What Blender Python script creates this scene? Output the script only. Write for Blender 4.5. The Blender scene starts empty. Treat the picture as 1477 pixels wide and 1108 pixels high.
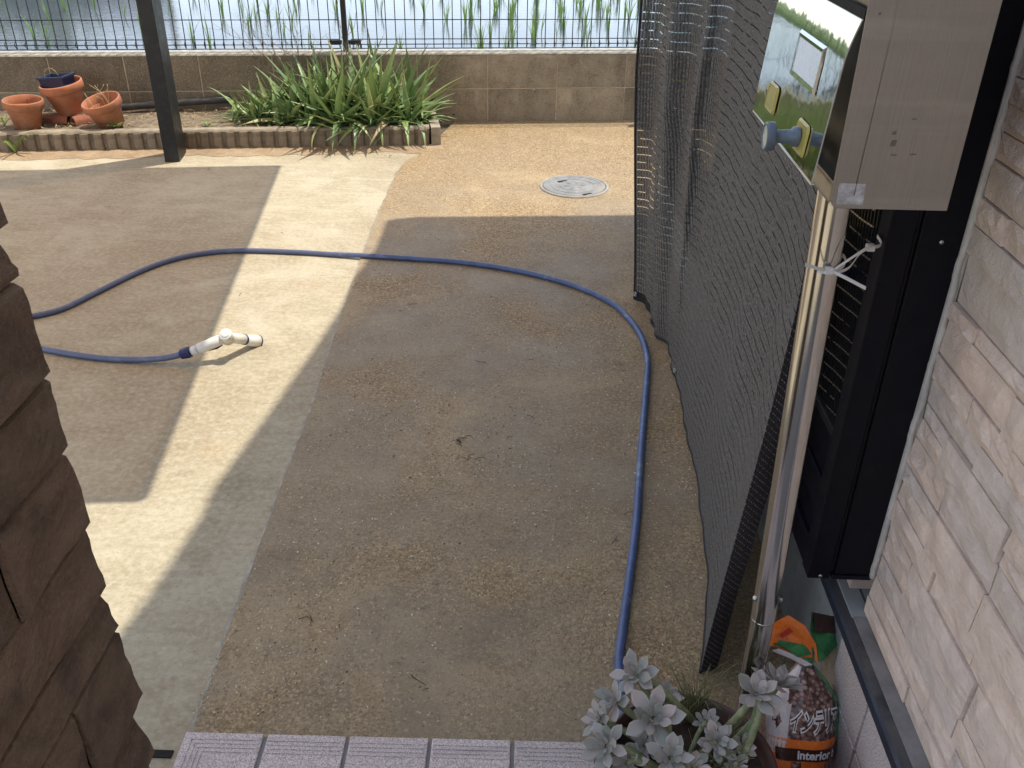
import bpy, bmesh, math, random
from mathutils import Vector, Matrix, noise as mnoise
random.seed(7)
R = math.radians
scene = bpy.context.scene
COL = scene.collection

# ------------------------------------------------------------------ camera
CAM_H = 1.40
PITCH, YAW, ROLL = R(30.5), R(1.35), R(0.84)
fw = Vector((-math.sin(YAW)*math.cos(PITCH), math.cos(YAW)*math.cos(PITCH), -math.sin(PITCH)))
r0 = fw.cross(Vector((0, 0, 1))).normalized()
u0 = r0.cross(fw)
cr = r0*math.cos(ROLL) + u0*math.sin(ROLL)
cu = -r0*math.sin(ROLL) + u0*math.cos(ROLL)
cam_data = bpy.data.cameras.new('camera')
cam = bpy.data.objects.new('camera', cam_data)
COL.objects.link(cam)
cam.matrix_world = Matrix(((cr.x, cu.x, -fw.x, 0), (cr.y, cu.y, -fw.y, 0), (cr.z, cu.z, -fw.z, CAM_H), (0, 0, 0, 1)))
cam_data.sensor_width = 36
cam_data.lens = 1320/1477*36
cam_data.clip_start = 0.02
cam_data.clip_end = 2000
scene.camera = cam

# ------------------------------------------------------------------ light
SUN_AZ, SUN_EL = R(54), R(69.7)
world = bpy.data.worlds.new('World')
scene.world = world
world.use_nodes = True
wn = world.node_tree
wn.nodes.clear()
sky = wn.nodes.new('ShaderNodeTexSky')
sky.sky_type = 'NISHITA'
sky.sun_disc = False
sky.sun_elevation = SUN_EL
sky.sun_rotation = SUN_AZ
sky.air_density = 1.0
sky.dust_density = 0.4
sky.ozone_density = 1.0
bg = wn.nodes.new('ShaderNodeBackground')
bg.inputs['Strength'].default_value = 0.15
wo = wn.nodes.new('ShaderNodeOutputWorld')
hz = wn.nodes.new('ShaderNodeHueSaturation')          # sky blue cut back as a white balance for the shade
hz.inputs['Saturation'].default_value = 0.60
wn.links.new(sky.outputs[0], hz.inputs['Color'])
wn.links.new(hz.outputs[0], bg.inputs[0])
wn.links.new(bg.outputs[0], wo.inputs[0])
sun_data = bpy.data.lights.new('sun', 'SUN')
sun_data.energy = 2.0
sun_data.angle = R(0.53)
sun_data.color = (1.0, 0.92, 0.79)
sun = bpy.data.objects.new('sun', sun_data)
COL.objects.link(sun)
LS = Vector((math.cos(SUN_EL)*math.sin(SUN_AZ), math.cos(SUN_EL)*math.cos(SUN_AZ), math.sin(SUN_EL)))
sun.rotation_euler = LS.to_track_quat('Z', 'Y').to_euler()
scene.view_settings.view_transform = 'Standard'
scene.view_settings.look = 'None'
scene.view_settings.exposure = 1.35
scene.view_settings.gamma = 1.0
scene.view_settings.use_curve_mapping = False
SHX, SHY = LS.x/LS.z, LS.y/LS.z          # metres a caster sits from its shadow, per metre of height

# ------------------------------------------------------------------ helpers
def ray_ground(x, y, z=0.0):
    """point of the yard surface seen at photograph pixel x, y (used once to survey positions)"""
    d = fw + cr*((x-738.5)/1320.0) - cu*((y-554)/1320.0)
    t = (z-CAM_H)/d.z
    return Vector((0, 0, CAM_H)) + d*t

WM = {}
def link(name, data, parent=None, mw=None):
    o = bpy.data.objects.new(name, data)
    COL.objects.link(o)
    mw = mw.copy() if mw is not None else Matrix.Identity(4)
    WM[o] = mw
    if parent is not None:
        o.parent = parent
        o.matrix_basis = WM[parent].inverted() @ mw
    else:
        o.matrix_basis = mw
    return o

def tag(o, label=None, cat=None, group=None, kind=None):
    if label: o['label'] = label
    if cat: o['category'] = cat
    if group: o['group'] = group
    if kind: o['kind'] = kind
    return o

def thing(name, label, cat, loc=(0, 0, 0), rz=0.0, group=None):
    o = link(name, None, None, Matrix.Translation(loc) @ Matrix.Rotation(rz, 4, 'Z'))
    o.empty_display_size = 0.1
    return tag(o, label, cat, group)

def dup(o, mw, parent=None):
    """copy of a thing with its parts and sub-parts, shared mesh data"""
    def rec(src, m, par):
        c = src.copy()
        COL.objects.link(c)
        WM[c] = m
        c.parent = par
        c.matrix_basis = (WM[par].inverted() @ m) if par else m
        for ch in list(src.children):
            rec(ch, m @ WM[src].inverted() @ WM[ch], c)
        return c
    return rec(o, mw, parent)

class MB:
    def __init__(s):
        s.v, s.f, s.uv, s.sm = [], [], {}, []
    def add(s, vs, fs, mtx=None, smooth=False, uvs=None):
        n = len(s.v)
        for p in vs:
            p = Vector(p)
            s.v.append(mtx @ p if mtx is not None else p)
        for i, f in enumerate(fs):
            if uvs is not None: s.uv[len(s.f)] = [uvs[k] for k in f]
            s.f.append([n+k for k in f]); s.sm.append(smooth)
        return s
    def box(s, a, b, mtx=None):
        (x0, y0, z0), (x1, y1, z1) = a, b
        return s.add([(x0,y0,z0),(x1,y0,z0),(x1,y1,z0),(x0,y1,z0),(x0,y0,z1),(x1,y0,z1),(x1,y1,z1),(x0,y1,z1)],
                     [(0,3,2,1),(4,5,6,7),(0,1,5,4),(1,2,6,5),(2,3,7,6),(3,0,4,7)], mtx)
    def tube(s, pts, rad, n=8, mtx=None, caps=True, smooth=True):
        pts = [Vector(p) for p in pts]
        m = len(pts)
        rr = rad if isinstance(rad, (list, tuple)) else [rad]*m
        vs, fs = [], []
        ref = None
        for i, p in enumerate(pts):
            t = (pts[min(i+1, m-1)] - pts[max(i-1, 0)])
            t = t.normalized() if t.length > 1e-9 else Vector((0, 0, 1))
            if ref is None:
                ref = t.orthogonal().normalized()
            ref = (ref - t*ref.dot(t))
            ref = ref.normalized() if ref.length > 1e-6 else t.orthogonal().normalized()
            bi = t.cross(ref)
            for k in range(n):
                a = 2*math.pi*k/n
                vs.append(p + (ref*math.cos(a) + bi*math.sin(a))*rr[i])
        for i in range(m-1):
            for k in range(n):
                k2 = (k+1) % n
                fs.append((i*n+k, i*n+k2, (i+1)*n+k2, (i+1)*n+k))
        if caps:
            fs.append(tuple(range(n-1, -1, -1)))
            fs.append(tuple((m-1)*n+k for k in range(n)))
        return s.add(vs, fs, mtx, smooth)
    def lathe(s, prof, n=24, mtx=None, smooth=True, close=False):
        vs, fs = [], []
        for (r, z) in prof:
            for k in range(n):
                a = 2*math.pi*k/n
                vs.append((r*math.cos(a), r*math.sin(a), z))
        m = len(prof)
        for i in range(m-1 if not close else m):
            j = (i+1) % m
            for k in range(n):
                k2 = (k+1) % n
                fs.append((i*n+k, i*n+k2, j*n+k2, j*n+k))
        return s.add(vs, fs, mtx, smooth)
    def grid(s, rows, mtx=None, smooth=True, uvs=None):
        h, w = len(rows), len(rows[0])
        vs = [p for r in rows for p in r]
        fs = [(i*w+j, i*w+j+1, (i+1)*w+j+1, (i+1)*w+j) for i in range(h-1) for j in range(w-1)]
        u = [q for r in uvs for q in r] if uvs else None
        return s.add(vs, fs, mtx, smooth, u)
    def prism(s, poly, z0, z1, mtx=None):
        n = len(poly)
        vs = [(x, y, z0) for x, y in poly] + [(x, y, z1) for x, y in poly]
        fs = [tuple(range(n-1, -1, -1)), tuple(range(n, 2*n))]
        fs += [(i, (i+1) % n, n+(i+1) % n, n+i) for i in range(n)]
        return s.add(vs, fs, mtx)
    def data(s, name, mat, bevel=0.0, seg=1, solid=0.0):
        me = bpy.data.meshes.new(name)
        me.from_pydata([tuple(p) for p in s.v], [], s.f)
        me.polygons.foreach_set('use_smooth', s.sm)
        if s.uv:
            ul = me.uv_layers.new(name='UVMap')
            for p in me.polygons:
                q = s.uv.get(p.index)
                if q:
                    for k, li in enumerate(p.loop_indices):
                        ul.data[li].uv = q[k]
        if bevel > 0:
            bm = bmesh.new(); bm.from_mesh(me)
            es = [e for e in bm.edges if len(e.link_faces) == 2 and e.calc_face_angle(0) > 0.5]
            bmesh.ops.bevel(bm, geom=es, offset=bevel, segments=seg, profile=0.6, affect='EDGES', clamp_overlap=True)
            bm.to_mesh(me); bm.free()
        me.validate()
        if mat is not None: me.materials.append(mat)
        return me
    def obj(s, name, mat, parent=None, mw=None, bevel=0.0, seg=1):
        """vertices are in world space unless mw is given"""
        if mw is None and parent is not None:
            inv = WM[parent].inverted()
            s.v = [inv @ Vector(p) for p in s.v]
            mw = WM[parent]
        return link(name, s.data(name, mat, bevel, seg), parent, mw)

def catmull(pts, k=6):
    P = [Vector(p) for p in pts]
    out = []
    for i in range(len(P)-1):
        p0, p1, p2, p3 = P[max(i-1, 0)], P[i], P[i+1], P[min(i+2, len(P)-1)]
        for j in range(k):
            t = j/k
            out.append(0.5*((2*p1) + (p2-p0)*t + (2*p0-5*p1+4*p2-p3)*t*t + (3*p1-p0-3*p2+p3)*t**3))
    out.append(P[-1])
    return out

def nz(x, y, z=0.0): return mnoise.noise(Vector((x, y, z)))
def lerp(a, b, t): return a + (b-a)*t

# ------------------------------------------------------------------ materials
class NT:
    def __init__(s, name):
        s.m = bpy.data.materials.new(name); s.m.use_nodes = True
        s.t = s.m.node_tree; s.t.nodes.clear()
        s.out = s.n('ShaderNodeOutputMaterial'); s.b = s.n('ShaderNodeBsdfPrincipled')
        s.l(s.b.outputs[0], s.out.inputs[0])
    def n(s, ty, **kw):
        o = s.t.nodes.new(ty)
        for k, v in kw.items(): setattr(o, k, v)
        return o
    def l(s, a, b): s.t.links.new(a, b)
    def pos(s): return s.n('ShaderNodeNewGeometry').outputs['Position']
    def oc(s): return s.n('ShaderNodeTexCoord').outputs['Object']
    def rnd(s): return s.n('ShaderNodeObjectInfo').outputs['Random']
    def map(s, v, sc=(1, 1, 1), rot=(0, 0, 0), loc=(0, 0, 0)):
        o = s.n('ShaderNodeMapping'); s.l(v, o.inputs[0])
        o.inputs['Scale'].default_value = sc; o.inputs['Rotation'].default_value = rot; o.inputs['Location'].default_value = loc
        return o.outputs[0]
    def noise(s, v, scale, detail=4, rough=0.55, dist=0.0):
        o = s.n('ShaderNodeTexNoise'); s.l(v, o.inputs['Vector'])
        o.inputs['Scale'].default_value = scale; o.inputs['Detail'].default_value = detail
        o.inputs['Roughness'].default_value = rough; o.inputs['Distortion'].default_value = dist
        return o.outputs[0]
    def vor(s, v, scale, feat='F1', out='Distance'):
        o = s.n('ShaderNodeTexVoronoi', feature=feat); s.l(v, o.inputs['Vector']); o.inputs['Scale'].default_value = scale
        return o.outputs[out]
    def ramp(s, f, stops):
        o = s.n('ShaderNodeValToRGB'); s.l(f, o.inputs[0])
        e = o.color_ramp.elements
        while len(e) < len(stops): e.new(0.5)
        for k, (p, c) in enumerate(stops):
            e[k].position = p
            e[k].color = (c, c, c, 1) if isinstance(c, (int, float)) else (*c, 1)
        return o.outputs[0]
    def rr(s, f, a, b, c=0.0, d=1.0):
        o = s.n('ShaderNodeMapRange'); s.l(f, o.inputs[0])
        for i, q in enumerate((a, b, c, d)): o.inputs[1+i].default_value = q
        return o.outputs[0]
    def math(s, op, a, b=None):
        o = s.n('ShaderNodeMath', operation=op)
        for i, q in enumerate((a, b)):
            if q is None: continue
            if isinstance(q, (int, float)): o.inputs[i].default_value = q
            else: s.l(q, o.inputs[i])
        return o.outputs[0]
    def mix(s, f, a, b, mode='MIX'):
        o = s.n('ShaderNodeMix', data_type='RGBA', blend_type=mode)
        for i, q in ((0, f), (6, a), (7, b)):
            if isinstance(q, (int, float)) and i == 0: o.inputs[0].default_value = q
            elif isinstance(q, tuple): o.inputs[i].default_value = (*q, 1)
            elif isinstance(q, (int, float)): o.inputs[i].default_value = (q, q, q, 1)
            else: s.l(q, o.inputs[i])
        return o.outputs[2]
    def bump(s, h, strength=0.3, dist=0.01):
        o = s.n('ShaderNodeBump'); o.inputs['Strength'].default_value = strength; o.inputs['Distance'].default_value = dist
        s.l(h, o.inputs['Height']); s.l(o.outputs[0], s.b.inputs['Normal'])
        return o
    def set(s, **kw):
        for k, v in kw.items():
            i = s.b.inputs[k.replace('_', ' ')]
            if isinstance(v, tuple): i.default_value = (*v, 1) if len(v) == 3 and i.type == 'RGBA' else v
            elif isinstance(v, (int, float)): i.default_value = v
            else: s.l(v, i)
        return s

def simple(name, col, rough=0.6, metal=0.0, var=0.25, scale=20, bump=0.1, bscale=150, rnd=0.15, dist=0.002, coat=0.0, dirt=None, dirt_amt=0.5, dscale=9):
    """base colour with two scales of mottling, wear and fine relief"""
    n = NT(name); c = n.oc()
    a = n.noise(c, scale, 5, 0.6)
    f = n.rr(a, 0.3, 0.7, 1-var, 1+var)
    r = n.rr(n.rnd(), 0, 1, 1-rnd, 1+rnd)
    k = n.math('MULTIPLY', f, r)
    o = n.mix(1.0, col, k, 'MULTIPLY')
    if dirt:
        d = n.rr(n.noise(c, dscale, 6, 0.65), 0.52, 0.68, 0, dirt_amt)
        o = n.mix(d, o, dirt)
    n.set(Base_Color=o, Roughness=n.rr(n.noise(c, scale*2.3, 3), 0.3, 0.7, max(rough-0.1, 0.02), min(rough+0.1, 1)), Metallic=metal)
    if coat: n.set(Coat_Weight=coat)
    if bump: n.bump(n.noise(c, bscale, 4, 0.6), bump, dist)
    return n.m

MT = {}
def build_materials():
    # worn broom-finished concrete
    n = NT('concrete'); p = n.pos()
    big = n.noise(p, 1.1, 6, 0.6); mid = n.noise(p, 5, 7, 0.65, 0.4); fine = n.noise(p, 60, 5, 0.7)
    sw = n.noise(n.map(p, (6, 17, 1), (0, 0, 0.35)), 1.0, 6, 0.65, 1.2)
    c = n.ramp(mid, [(0.3, (0.285, 0.238, 0.150)), (0.5, (0.365, 0.318, 0.213)), (0.72, (0.44, 0.392, 0.278))])
    c = n.mix(n.rr(sw, 0.45, 0.66, 0, 0.6), c, (0.485, 0.44, 0.32)); sw2 = n.noise(n.map(p, (9, 22, 1), (0, 0, -0.6)), 1.0, 7, 0.7, 1.6); c = n.mix(n.rr(sw2, 0.5, 0.68, 0, 0.5), c, (0.27, 0.225, 0.15))
    c = n.mix(n.rr(big, 0.44, 0.62, 0, 0.62), c, (0.25, 0.192, 0.112)); c = n.mix(n.rr(n.noise(n.map(p, loc=(5, 8, 0)), 1.9, 6, 0.62, 0.6), 0.54, 0.68, 0, 0.6), c, (0.53, 0.485, 0.38))
    st = n.noise(n.map(p, (1, 1, 1), loc=(3.3, 1.7, 0)), 2.6, 5, 0.6)
    c = n.mix(n.rr(st, 0.6, 0.74, 0, 0.4), c, (0.36, 0.24, 0.13))
    sp = n.vor(p, 150)
    c = n.mix(n.rr(sp, 0.0, 0.22, 0.4, 0), c, (0.17, 0.155, 0.13))
    c = n.mix(n.rr(fine, 0.42, 0.7, 0.0, 0.6), c, (0.52, 0.475, 0.365)); c = n.mix(n.rr(n.noise(p, 95, 3, 0.7), 0.56, 0.7, 0.0, 0.5), c, (0.2, 0.17, 0.12))
    n.set(Base_Color=c, Roughness=0.85)
    h = n.math('ADD', n.math('MULTIPLY', fine, 0.5), n.math('MULTIPLY', sw, 0.6))
    n.bump(h, 0.5, 0.006); MT['concrete'] = n.m
    # resin-bound fine gravel path
    n = NT('gravel_path'); p = n.pos()
    v = n.n('ShaderNodeTexVoronoi', feature='F1'); n.l(p, v.inputs['Vector']); v.inputs['Scale'].default_value = 190
    cell = n.n('ShaderNodeSeparateColor'); n.l(v.outputs['Color'], cell.inputs[0])
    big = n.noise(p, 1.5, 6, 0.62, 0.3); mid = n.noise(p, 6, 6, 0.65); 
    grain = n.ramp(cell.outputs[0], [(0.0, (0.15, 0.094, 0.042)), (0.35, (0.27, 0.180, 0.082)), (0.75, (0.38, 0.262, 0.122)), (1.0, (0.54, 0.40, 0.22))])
    mud_and_shade = n.mix(n.rr(mid, 0.35, 0.68), (0.212, 0.166, 0.104), (0.298, 0.243, 0.157))
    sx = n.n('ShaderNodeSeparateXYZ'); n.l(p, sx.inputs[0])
    far = n.rr(n.math('ADD', sx.outputs[1], n.math('MULTIPLY', big, 0.9)), 3.9, 4.9, 1.0, 0.35)  # mud film thins past the shade edge; shaded path's greyer tone painted in
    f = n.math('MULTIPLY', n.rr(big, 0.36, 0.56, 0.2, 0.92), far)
    c = n.mix(f, grain, mud_and_shade)
    pale = n.noise(n.map(p, loc=(7.1, 2.2, 0)), 2.1, 6, 0.7, 0.5)
    c = n.mix(n.rr(pale, 0.52, 0.7, 0, 0.45), c, (0.47, 0.36, 0.2))
    crack = n.noise(n.map(p, (1, 1.6, 1), loc=(1, 5, 0)), 9, 7, 0.75, 1.0)
    c = n.mix(n.rr(crack, 0.58, 0.70, 0, 0.55), c, (0.10, 0.07, 0.042)); c = n.mix(n.rr(n.noise(p, 110, 4, 0.75), 0.54, 0.68, 0, 0.55), c, (0.09, 0.062, 0.036)); c = n.mix(n.rr(n.noise(n.map(p, loc=(3, 9, 1)), 120, 3, 0.75), 0.58, 0.69, 0, 0.6), c, (0.54, 0.43, 0.29))
    n.set(Base_Color=c, Roughness=n.rr(big, 0.35, 0.65, 0.78, 0.6))
    h = n.math('MULTIPLY', n.math('SUBTRACT', 1.0, n.vor(p, 210)), n.math('SUBTRACT', 1.15, f))
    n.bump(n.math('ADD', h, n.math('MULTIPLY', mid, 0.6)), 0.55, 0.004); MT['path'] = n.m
    # soil
    n = NT('soil'); p = n.pos()
    a = n.noise(p, 14, 8, 0.7); b = n.noise(p, 90, 5, 0.7)
    c = n.ramp(a, [(0.3, (0.10, 0.07, 0.045)), (0.5, (0.22, 0.165, 0.105)), (0.72, (0.36, 0.29, 0.2))])
    c = n.mix(n.rr(b, 0.4, 0.7, 0, 0.6), c, (0.38, 0.32, 0.23))
    n.set(Base_Color=c, Roughness=0.95); n.bump(n.math('ADD', a, b), 0.9, 0.02); MT['soil'] = n.m
    n = NT('sand_strip'); p = n.pos()
    a = n.noise(p, 10, 8, 0.7); b = n.noise(p, 120, 4, 0.7)
    c = n.ramp(a, [(0.3, (0.26, 0.175, 0.10)), (0.7, (0.45, 0.35, 0.23))])
    c = n.mix(n.rr(b, 0.45, 0.7, 0, 0.55), c, (0.17, 0.115, 0.07))
    n.set(Base_Color=c, Roughness=0.95); n.bump(b, 0.6, 0.006); MT['sand'] = n.m
    # concrete block, weathered
    n = NT('block'); p = n.pos(); r = n.rnd()
    a = n.noise(p, 9, 7, 0.65); b = n.noise(p, 140, 4, 0.7)
    st = n.noise(n.map(p, (1, 1, 0.35)), 5, 6, 0.65)
    c = n.ramp(a, [(0.3, (0.21, 0.17, 0.12)), (0.5, (0.32, 0.265, 0.19)), (0.72, (0.44, 0.375, 0.275))])
    c = n.mix(n.rr(st, 0.5, 0.68, 0, 0.65), c, (0.09, 0.075, 0.05))
    zc = n.n('ShaderNodeSeparateXYZ'); n.l(p, zc.inputs[0])
    # stains with shade painted in: darker on the planted left half, dirt splash at the foot
    left = n.rr(n.math('ADD', zc.outputs[0], n.math('MULTIPLY', a, 0.8)), -0.7, -0.1, 0.58, 0.0)
    c = n.mix(left, c, (0.10, 0.078, 0.052))
    foot = n.rr(n.math('ADD', zc.outputs[2], n.math('MULTIPLY', a, 0.12)), 0.08, 0.2, 0.4, 0)
    c = n.mix(foot, c, (0.33, 0.24, 0.145))
    c = n.mix(n.rr(b, 0.46, 0.7, 0, 0.6), c, (0.46, 0.405, 0.31)); c = n.mix(n.rr(n.noise(p, 75, 4, 0.7), 0.55, 0.7, 0, 0.6), c, (0.09, 0.075, 0.055))
    c = n.mix(1.0, c, n.rr(r, 0, 1, 0.88, 1.12), 'MULTIPLY')
    n.set(Base_Color=c, Roughness=0.92); n.bump(n.math('ADD', b, a), 0.5, 0.006); MT['block'] = n.m
    MT['mortar'] = simple('mortar', (0.50, 0.43, 0.32), 0.95, var=0.3, scale=25, bump=0.5, bscale=200)
    MT['coping'] = simple('coping_mortar', (0.36, 0.335, 0.275), 0.95, var=0.35, scale=30, bump=0.8, bscale=120, dist=0.006, dirt=(0.2, 0.19, 0.16))
    MT['rib'] = simple('edging_concrete', (0.22, 0.175, 0.125), 0.93, var=0.35, scale=22, bump=0.6, bscale=140, dist=0.004, rnd=0.12, dirt=(0.11, 0.085, 0.06))
    MT['ribtop'] = simple('edging_top', (0.33, 0.28, 0.205), 0.93, var=0.35, scale=22, bump=0.6, bscale=140, dist=0.004, dirt=(0.2, 0.16, 0.11))
    MT['terra'] = simple('terracotta', (0.40, 0.155, 0.075), 0.8, var=0.22, scale=14, bump=0.2, bscale=120, rnd=0.12, dirt=(0.55, 0.38, 0.27), dirt_amt=0.35)
    MT['brick'] = simple('red_tile', (0.30, 0.105, 0.06), 0.8, var=0.3, scale=25, bump=0.3)
    MT['navyplastic'] = simple('dark_blue_plastic', (0.016, 0.027, 0.075), 0.45, var=0.25, scale=15, bump=0.05)
    MT['blackmetal'] = simple('black_aluminium', (0.011, 0.0105, 0.012), 0.45, 0.0, var=0.25, scale=10, bump=0.03, dirt=(0.06, 0.055, 0.05), dirt_amt=0.35, dscale=26)
    MT['sash'] = simple('dark_navy_sash', (0.004, 0.0042, 0.009), 0.5, 0.0, var=0.2, scale=8, bump=0.02, dirt=(0.012, 0.012, 0.016), dirt_amt=0.35, dscale=40); MT['sash'].node_tree.nodes['Principled BSDF'].inputs['Specular IOR Level'].default_value = 0.18
    MT['wire'] = simple('black_coated_wire', (0.016, 0.017, 0.022), 0.4, var=0.2, bump=0)
    MT['pipe'] = simple('black_pvc_pipe', (0.045, 0.047, 0.052), 0.45, var=0.3, scale=12, bump=0.05, dirt=(0.16, 0.14, 0.11), dirt_amt=0.5)
    MT['twig'] = simple('dry_twig', (0.20, 0.14, 0.10), 0.9, var=0.4, bump=0.3)
    MT['straw'] = simple('dry_litter', (0.40, 0.31, 0.18), 0.9, var=0.4, bump=0)
    # hose
    n = NT('blue_hose'); c = n.pos()
    s_ = n.noise(c, 30, 5, 0.65); w_ = n.noise(n.map(c, loc=(4, 0, 0)), 9, 5, 0.7)
    col = n.ramp(s_, [(0.3, (0.05, 0.08, 0.185)), (0.7, (0.08, 0.125, 0.27))])
    col = n.mix(n.rr(w_, 0.55, 0.68, 0, 0.55), col, (0.27, 0.32, 0.43))
    xs = n.n('ShaderNodeSeparateXYZ'); n.l(c, xs.inputs[0])
    col = n.mix(n.rr(xs.outputs[0], -0.85, -0.45, 0.55, 0.0), col, (0.12, 0.125, 0.17))  # greyer towards the left: look of the sunlit stretch put into the colour
    n.set(Base_Color=col, Roughness=0.42); n.bump(n.noise(c, 300, 3), 0.08, 0.002); MT['hose'] = n.m
    MT['whiteplastic'] = simple('cream_white_plastic', (0.77, 0.74, 0.66), 0.4, var=0.08, scale=30, bump=0.03, dirt=(0.45, 0.38, 0.28), dirt_amt=0.3, dscale=30)
    MT['clearplastic'] = simple('milky_plastic', (0.62, 0.63, 0.63), 0.3, var=0.12, scale=30, bump=0.03)
    MT['joint'] = simple('navy_connector', (0.012, 0.012, 0.075), 0.4, var=0.2, bump=0.05)
    MT['manhole'] = simple('grey_cover_plastic', (0.235, 0.242, 0.24), 0.75, var=0.22, scale=20, bump=0.35, bscale=110, dist=0.003, dirt=(0.42, 0.36, 0.27), dirt_amt=0.35, dscale=12)
    MT['manring'] = simple('cover_ring', (0.31, 0.29, 0.255), 0.85, var=0.2, bump=0.2)
    MT['dark'] = simple('dark_hole', (0.012, 0.009, 0.007), 0.9, var=0.2, bump=0)
    # stainless
    def steel(name, col, rough, streak, bump):
        n = NT(name); c = n.oc()
        a = n.noise(n.map(c, streak), 1.0, 4, 0.6); b = n.noise(c, 18, 5, 0.6)
        o = n.mix(n.rr(b, 0.35, 0.7, 0, 0.35), col, tuple(q*0.75 for q in col)); o = n.mix(n.rr(a, 0.4, 0.62, 0, 0.3 if bump else 0.0), o, tuple(q*0.72 for q in col)); o = n.mix(n.rr(n.noise(n.map(c, (2, 2, 26)), 1.0, 4), 0.56, 0.68, 0, 0.35 if bump else 0.0), o, tuple(min(q*1.3, 1) for q in col))
        n.set(Base_Color=o, Metallic=1.0, Roughness=n.rr(b, 0.3, 0.7, rough*0.8, rough*1.25))
        n.bump(a, bump, 0.001); return n.m
    MT['pole'] = steel('stainless_pole', (0.60, 0.58, 0.55), 0.14, (4, 4, 4), 0.0)
    MT['brushed'] = steel('brushed_steel', (0.40, 0.375, 0.345), 0.42, (500, 500, 5), 0.25)
    n = NT('mirror_steel'); c = n.oc()
    b = n.noise(c, 14, 3, 0.5)
    n.set(Base_Color=(0.53, 0.555, 0.55), Metallic=1.0, Roughness=0.07); n.bump(b, 0.10, 0.012); MT['mirror'] = n.m
    MT['ochre'] = simple('yellowed_film', (0.37, 0.31, 0.075), 0.35, var=0.15, bump=0.05)
    MT['card'] = simple('name_card', (0.82, 0.88, 0.95), 0.25, var=0.05, bump=0)  # white card, with the blue of the reflected sky put into its colour
    MT['film'] = simple('hazy_label', (0.43, 0.42, 0.43), 0.35, var=0.4, scale=90, bump=0.2)
    MT['mark'] = simple('dark_mark', (0.15, 0.135, 0.125), 0.5, var=0.1, bump=0)
    MT['knob'] = simple('blue_grey_knob', (0.12, 0.155, 0.20), 0.32, var=0.15, bump=0.02)
    MT['dial'] = simple('dial_face', (0.55, 0.58, 0.50), 0.3, var=0.1, bump=0)
    MT['tie'] = simple('white_nylon', (0.62, 0.61, 0.60), 0.4, var=0.05, bump=0)
    # house wall stone siding
    def stone(name, ca, cb, cd, bs):
        n = NT(name); p = n.pos(); r = n.rnd()
        st = n.noise(n.map(p, (1, 14, 34), (0.35, 0, 0)), 1.0, 7, 0.65, 0.8)
        fl = n.noise(n.map(p, (1, 9, 5), (0.9, 0, 0)), 2.2, 6, 0.6, 0.7); f = n.noise(p, 170, 4, 0.65)
        c = n.mix(n.rr(st, 0.3, 0.7), ca, cb)
        c = n.mix(n.rr(r, 0.45, 0.75, 0, 0.75), c, cd)
        c = n.mix(1.0, c, n.rr(fl, 0.3, 0.7, 0.86, 1.1), 'MULTIPLY')
        pits = n.vor(p, 28)
        c = n.mix(n.rr(pits, 0.0, 0.07, 0.65, 0), c, tuple(q*0.3 for q in ca))
        n.set(Base_Color=c, Roughness=0.85)
        n.bump(n.math('ADD', n.math('ADD', st, fl), n.math('MULTIPLY', f, 0.3)), bs, 0.008); return n.m
    MT['stone'] = stone('pink_beige_stone', (0.73, 0.56, 0.47), (0.80, 0.66, 0.565), (0.64, 0.56, 0.51), 0.9)
    MT['stonejoint'] = simple('siding_joint', (0.55, 0.46, 0.41), 0.9, var=0.2, bump=0.3)
    n = NT('brown_stone'); p = n.pos(); r = n.rnd()
    a = n.noise(n.map(p, (1, 7, 11), (0.5, 0, 0)), 1.4, 7, 0.65, 0.7); f = n.noise(p, 150, 4, 0.65)
    c = n.ramp(a, [(0.3, (0.125, 0.077, 0.047)), (0.55, (0.215, 0.14, 0.087)), (0.75, (0.29, 0.20, 0.13))])
    c = n.mix(n.rr(f, 0.5, 0.72, 0, 0.5), c, (0.30, 0.21, 0.155)); c = n.mix(n.rr(n.vor(p, 60), 0.0, 0.1, 0.6, 0), c, (0.03, 0.02, 0.015)); c = n.mix(n.rr(n.noise(p, 13, 5, 0.6), 0.55, 0.72, 0, 0.55), c, (0.055, 0.04, 0.03))
    c = n.mix(1.0, c, n.rr(r, 0, 1, 0.8, 1.2), 'MULTIPLY')
    n.set(Base_Color=c, Roughness=0.85); n.bump(n.math('ADD', a, n.math('MULTIPLY', f, 0.45)), 1.0, 0.014); MT['brownstone'] = n.m
    MT['brownjoint'] = simple('brown_joint', (0.045, 0.03, 0.022), 0.95, var=0.2, bump=0.2)
    MT['foundation'] = simple('grey_foundation', (0.27, 0.285, 0.285), 0.85, var=0.12, scale=9, bump=0.25, bscale=220, dirt=(0.16, 0.15, 0.13), dirt_amt=0.5, dscale=12)
    # speckled granite tile
    n = NT('granite_tile'); p = n.pos(); r = n.rnd()
    a = n.noise(p, 420, 3, 0.6); b = n.noise(p, 190, 4, 0.7); d = n.noise(n.map(p, (5, 40, 5)), 1.0, 6, 0.65)
    c = n.ramp(a, [(0.36, (0.30, 0.26, 0.25)), (0.5, (0.56, 0.485, 0.465)), (0.64, (0.76, 0.68, 0.66))])
    c = n.mix(n.rr(b, 0.56, 0.72, 0, 0.5), c, (0.22, 0.20, 0.20))
    c = n.mix(n.rr(d, 0.55, 0.72, 0, 0.5), c, (0.25, 0.235, 0.235))
    c = n.mix(1.0, c, n.rr(r, 0, 1, 0.92, 1.06), 'MULTIPLY')
    n.set(Base_Color=c, Roughness=0.7); n.bump(n.math('ADD', a, d), 0.35, 0.002); MT['tile'] = n.m
    MT['grout'] = simple('tile_grout', (0.22, 0.21, 0.205), 0.95, var=0.25, bump=0.3)
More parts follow.
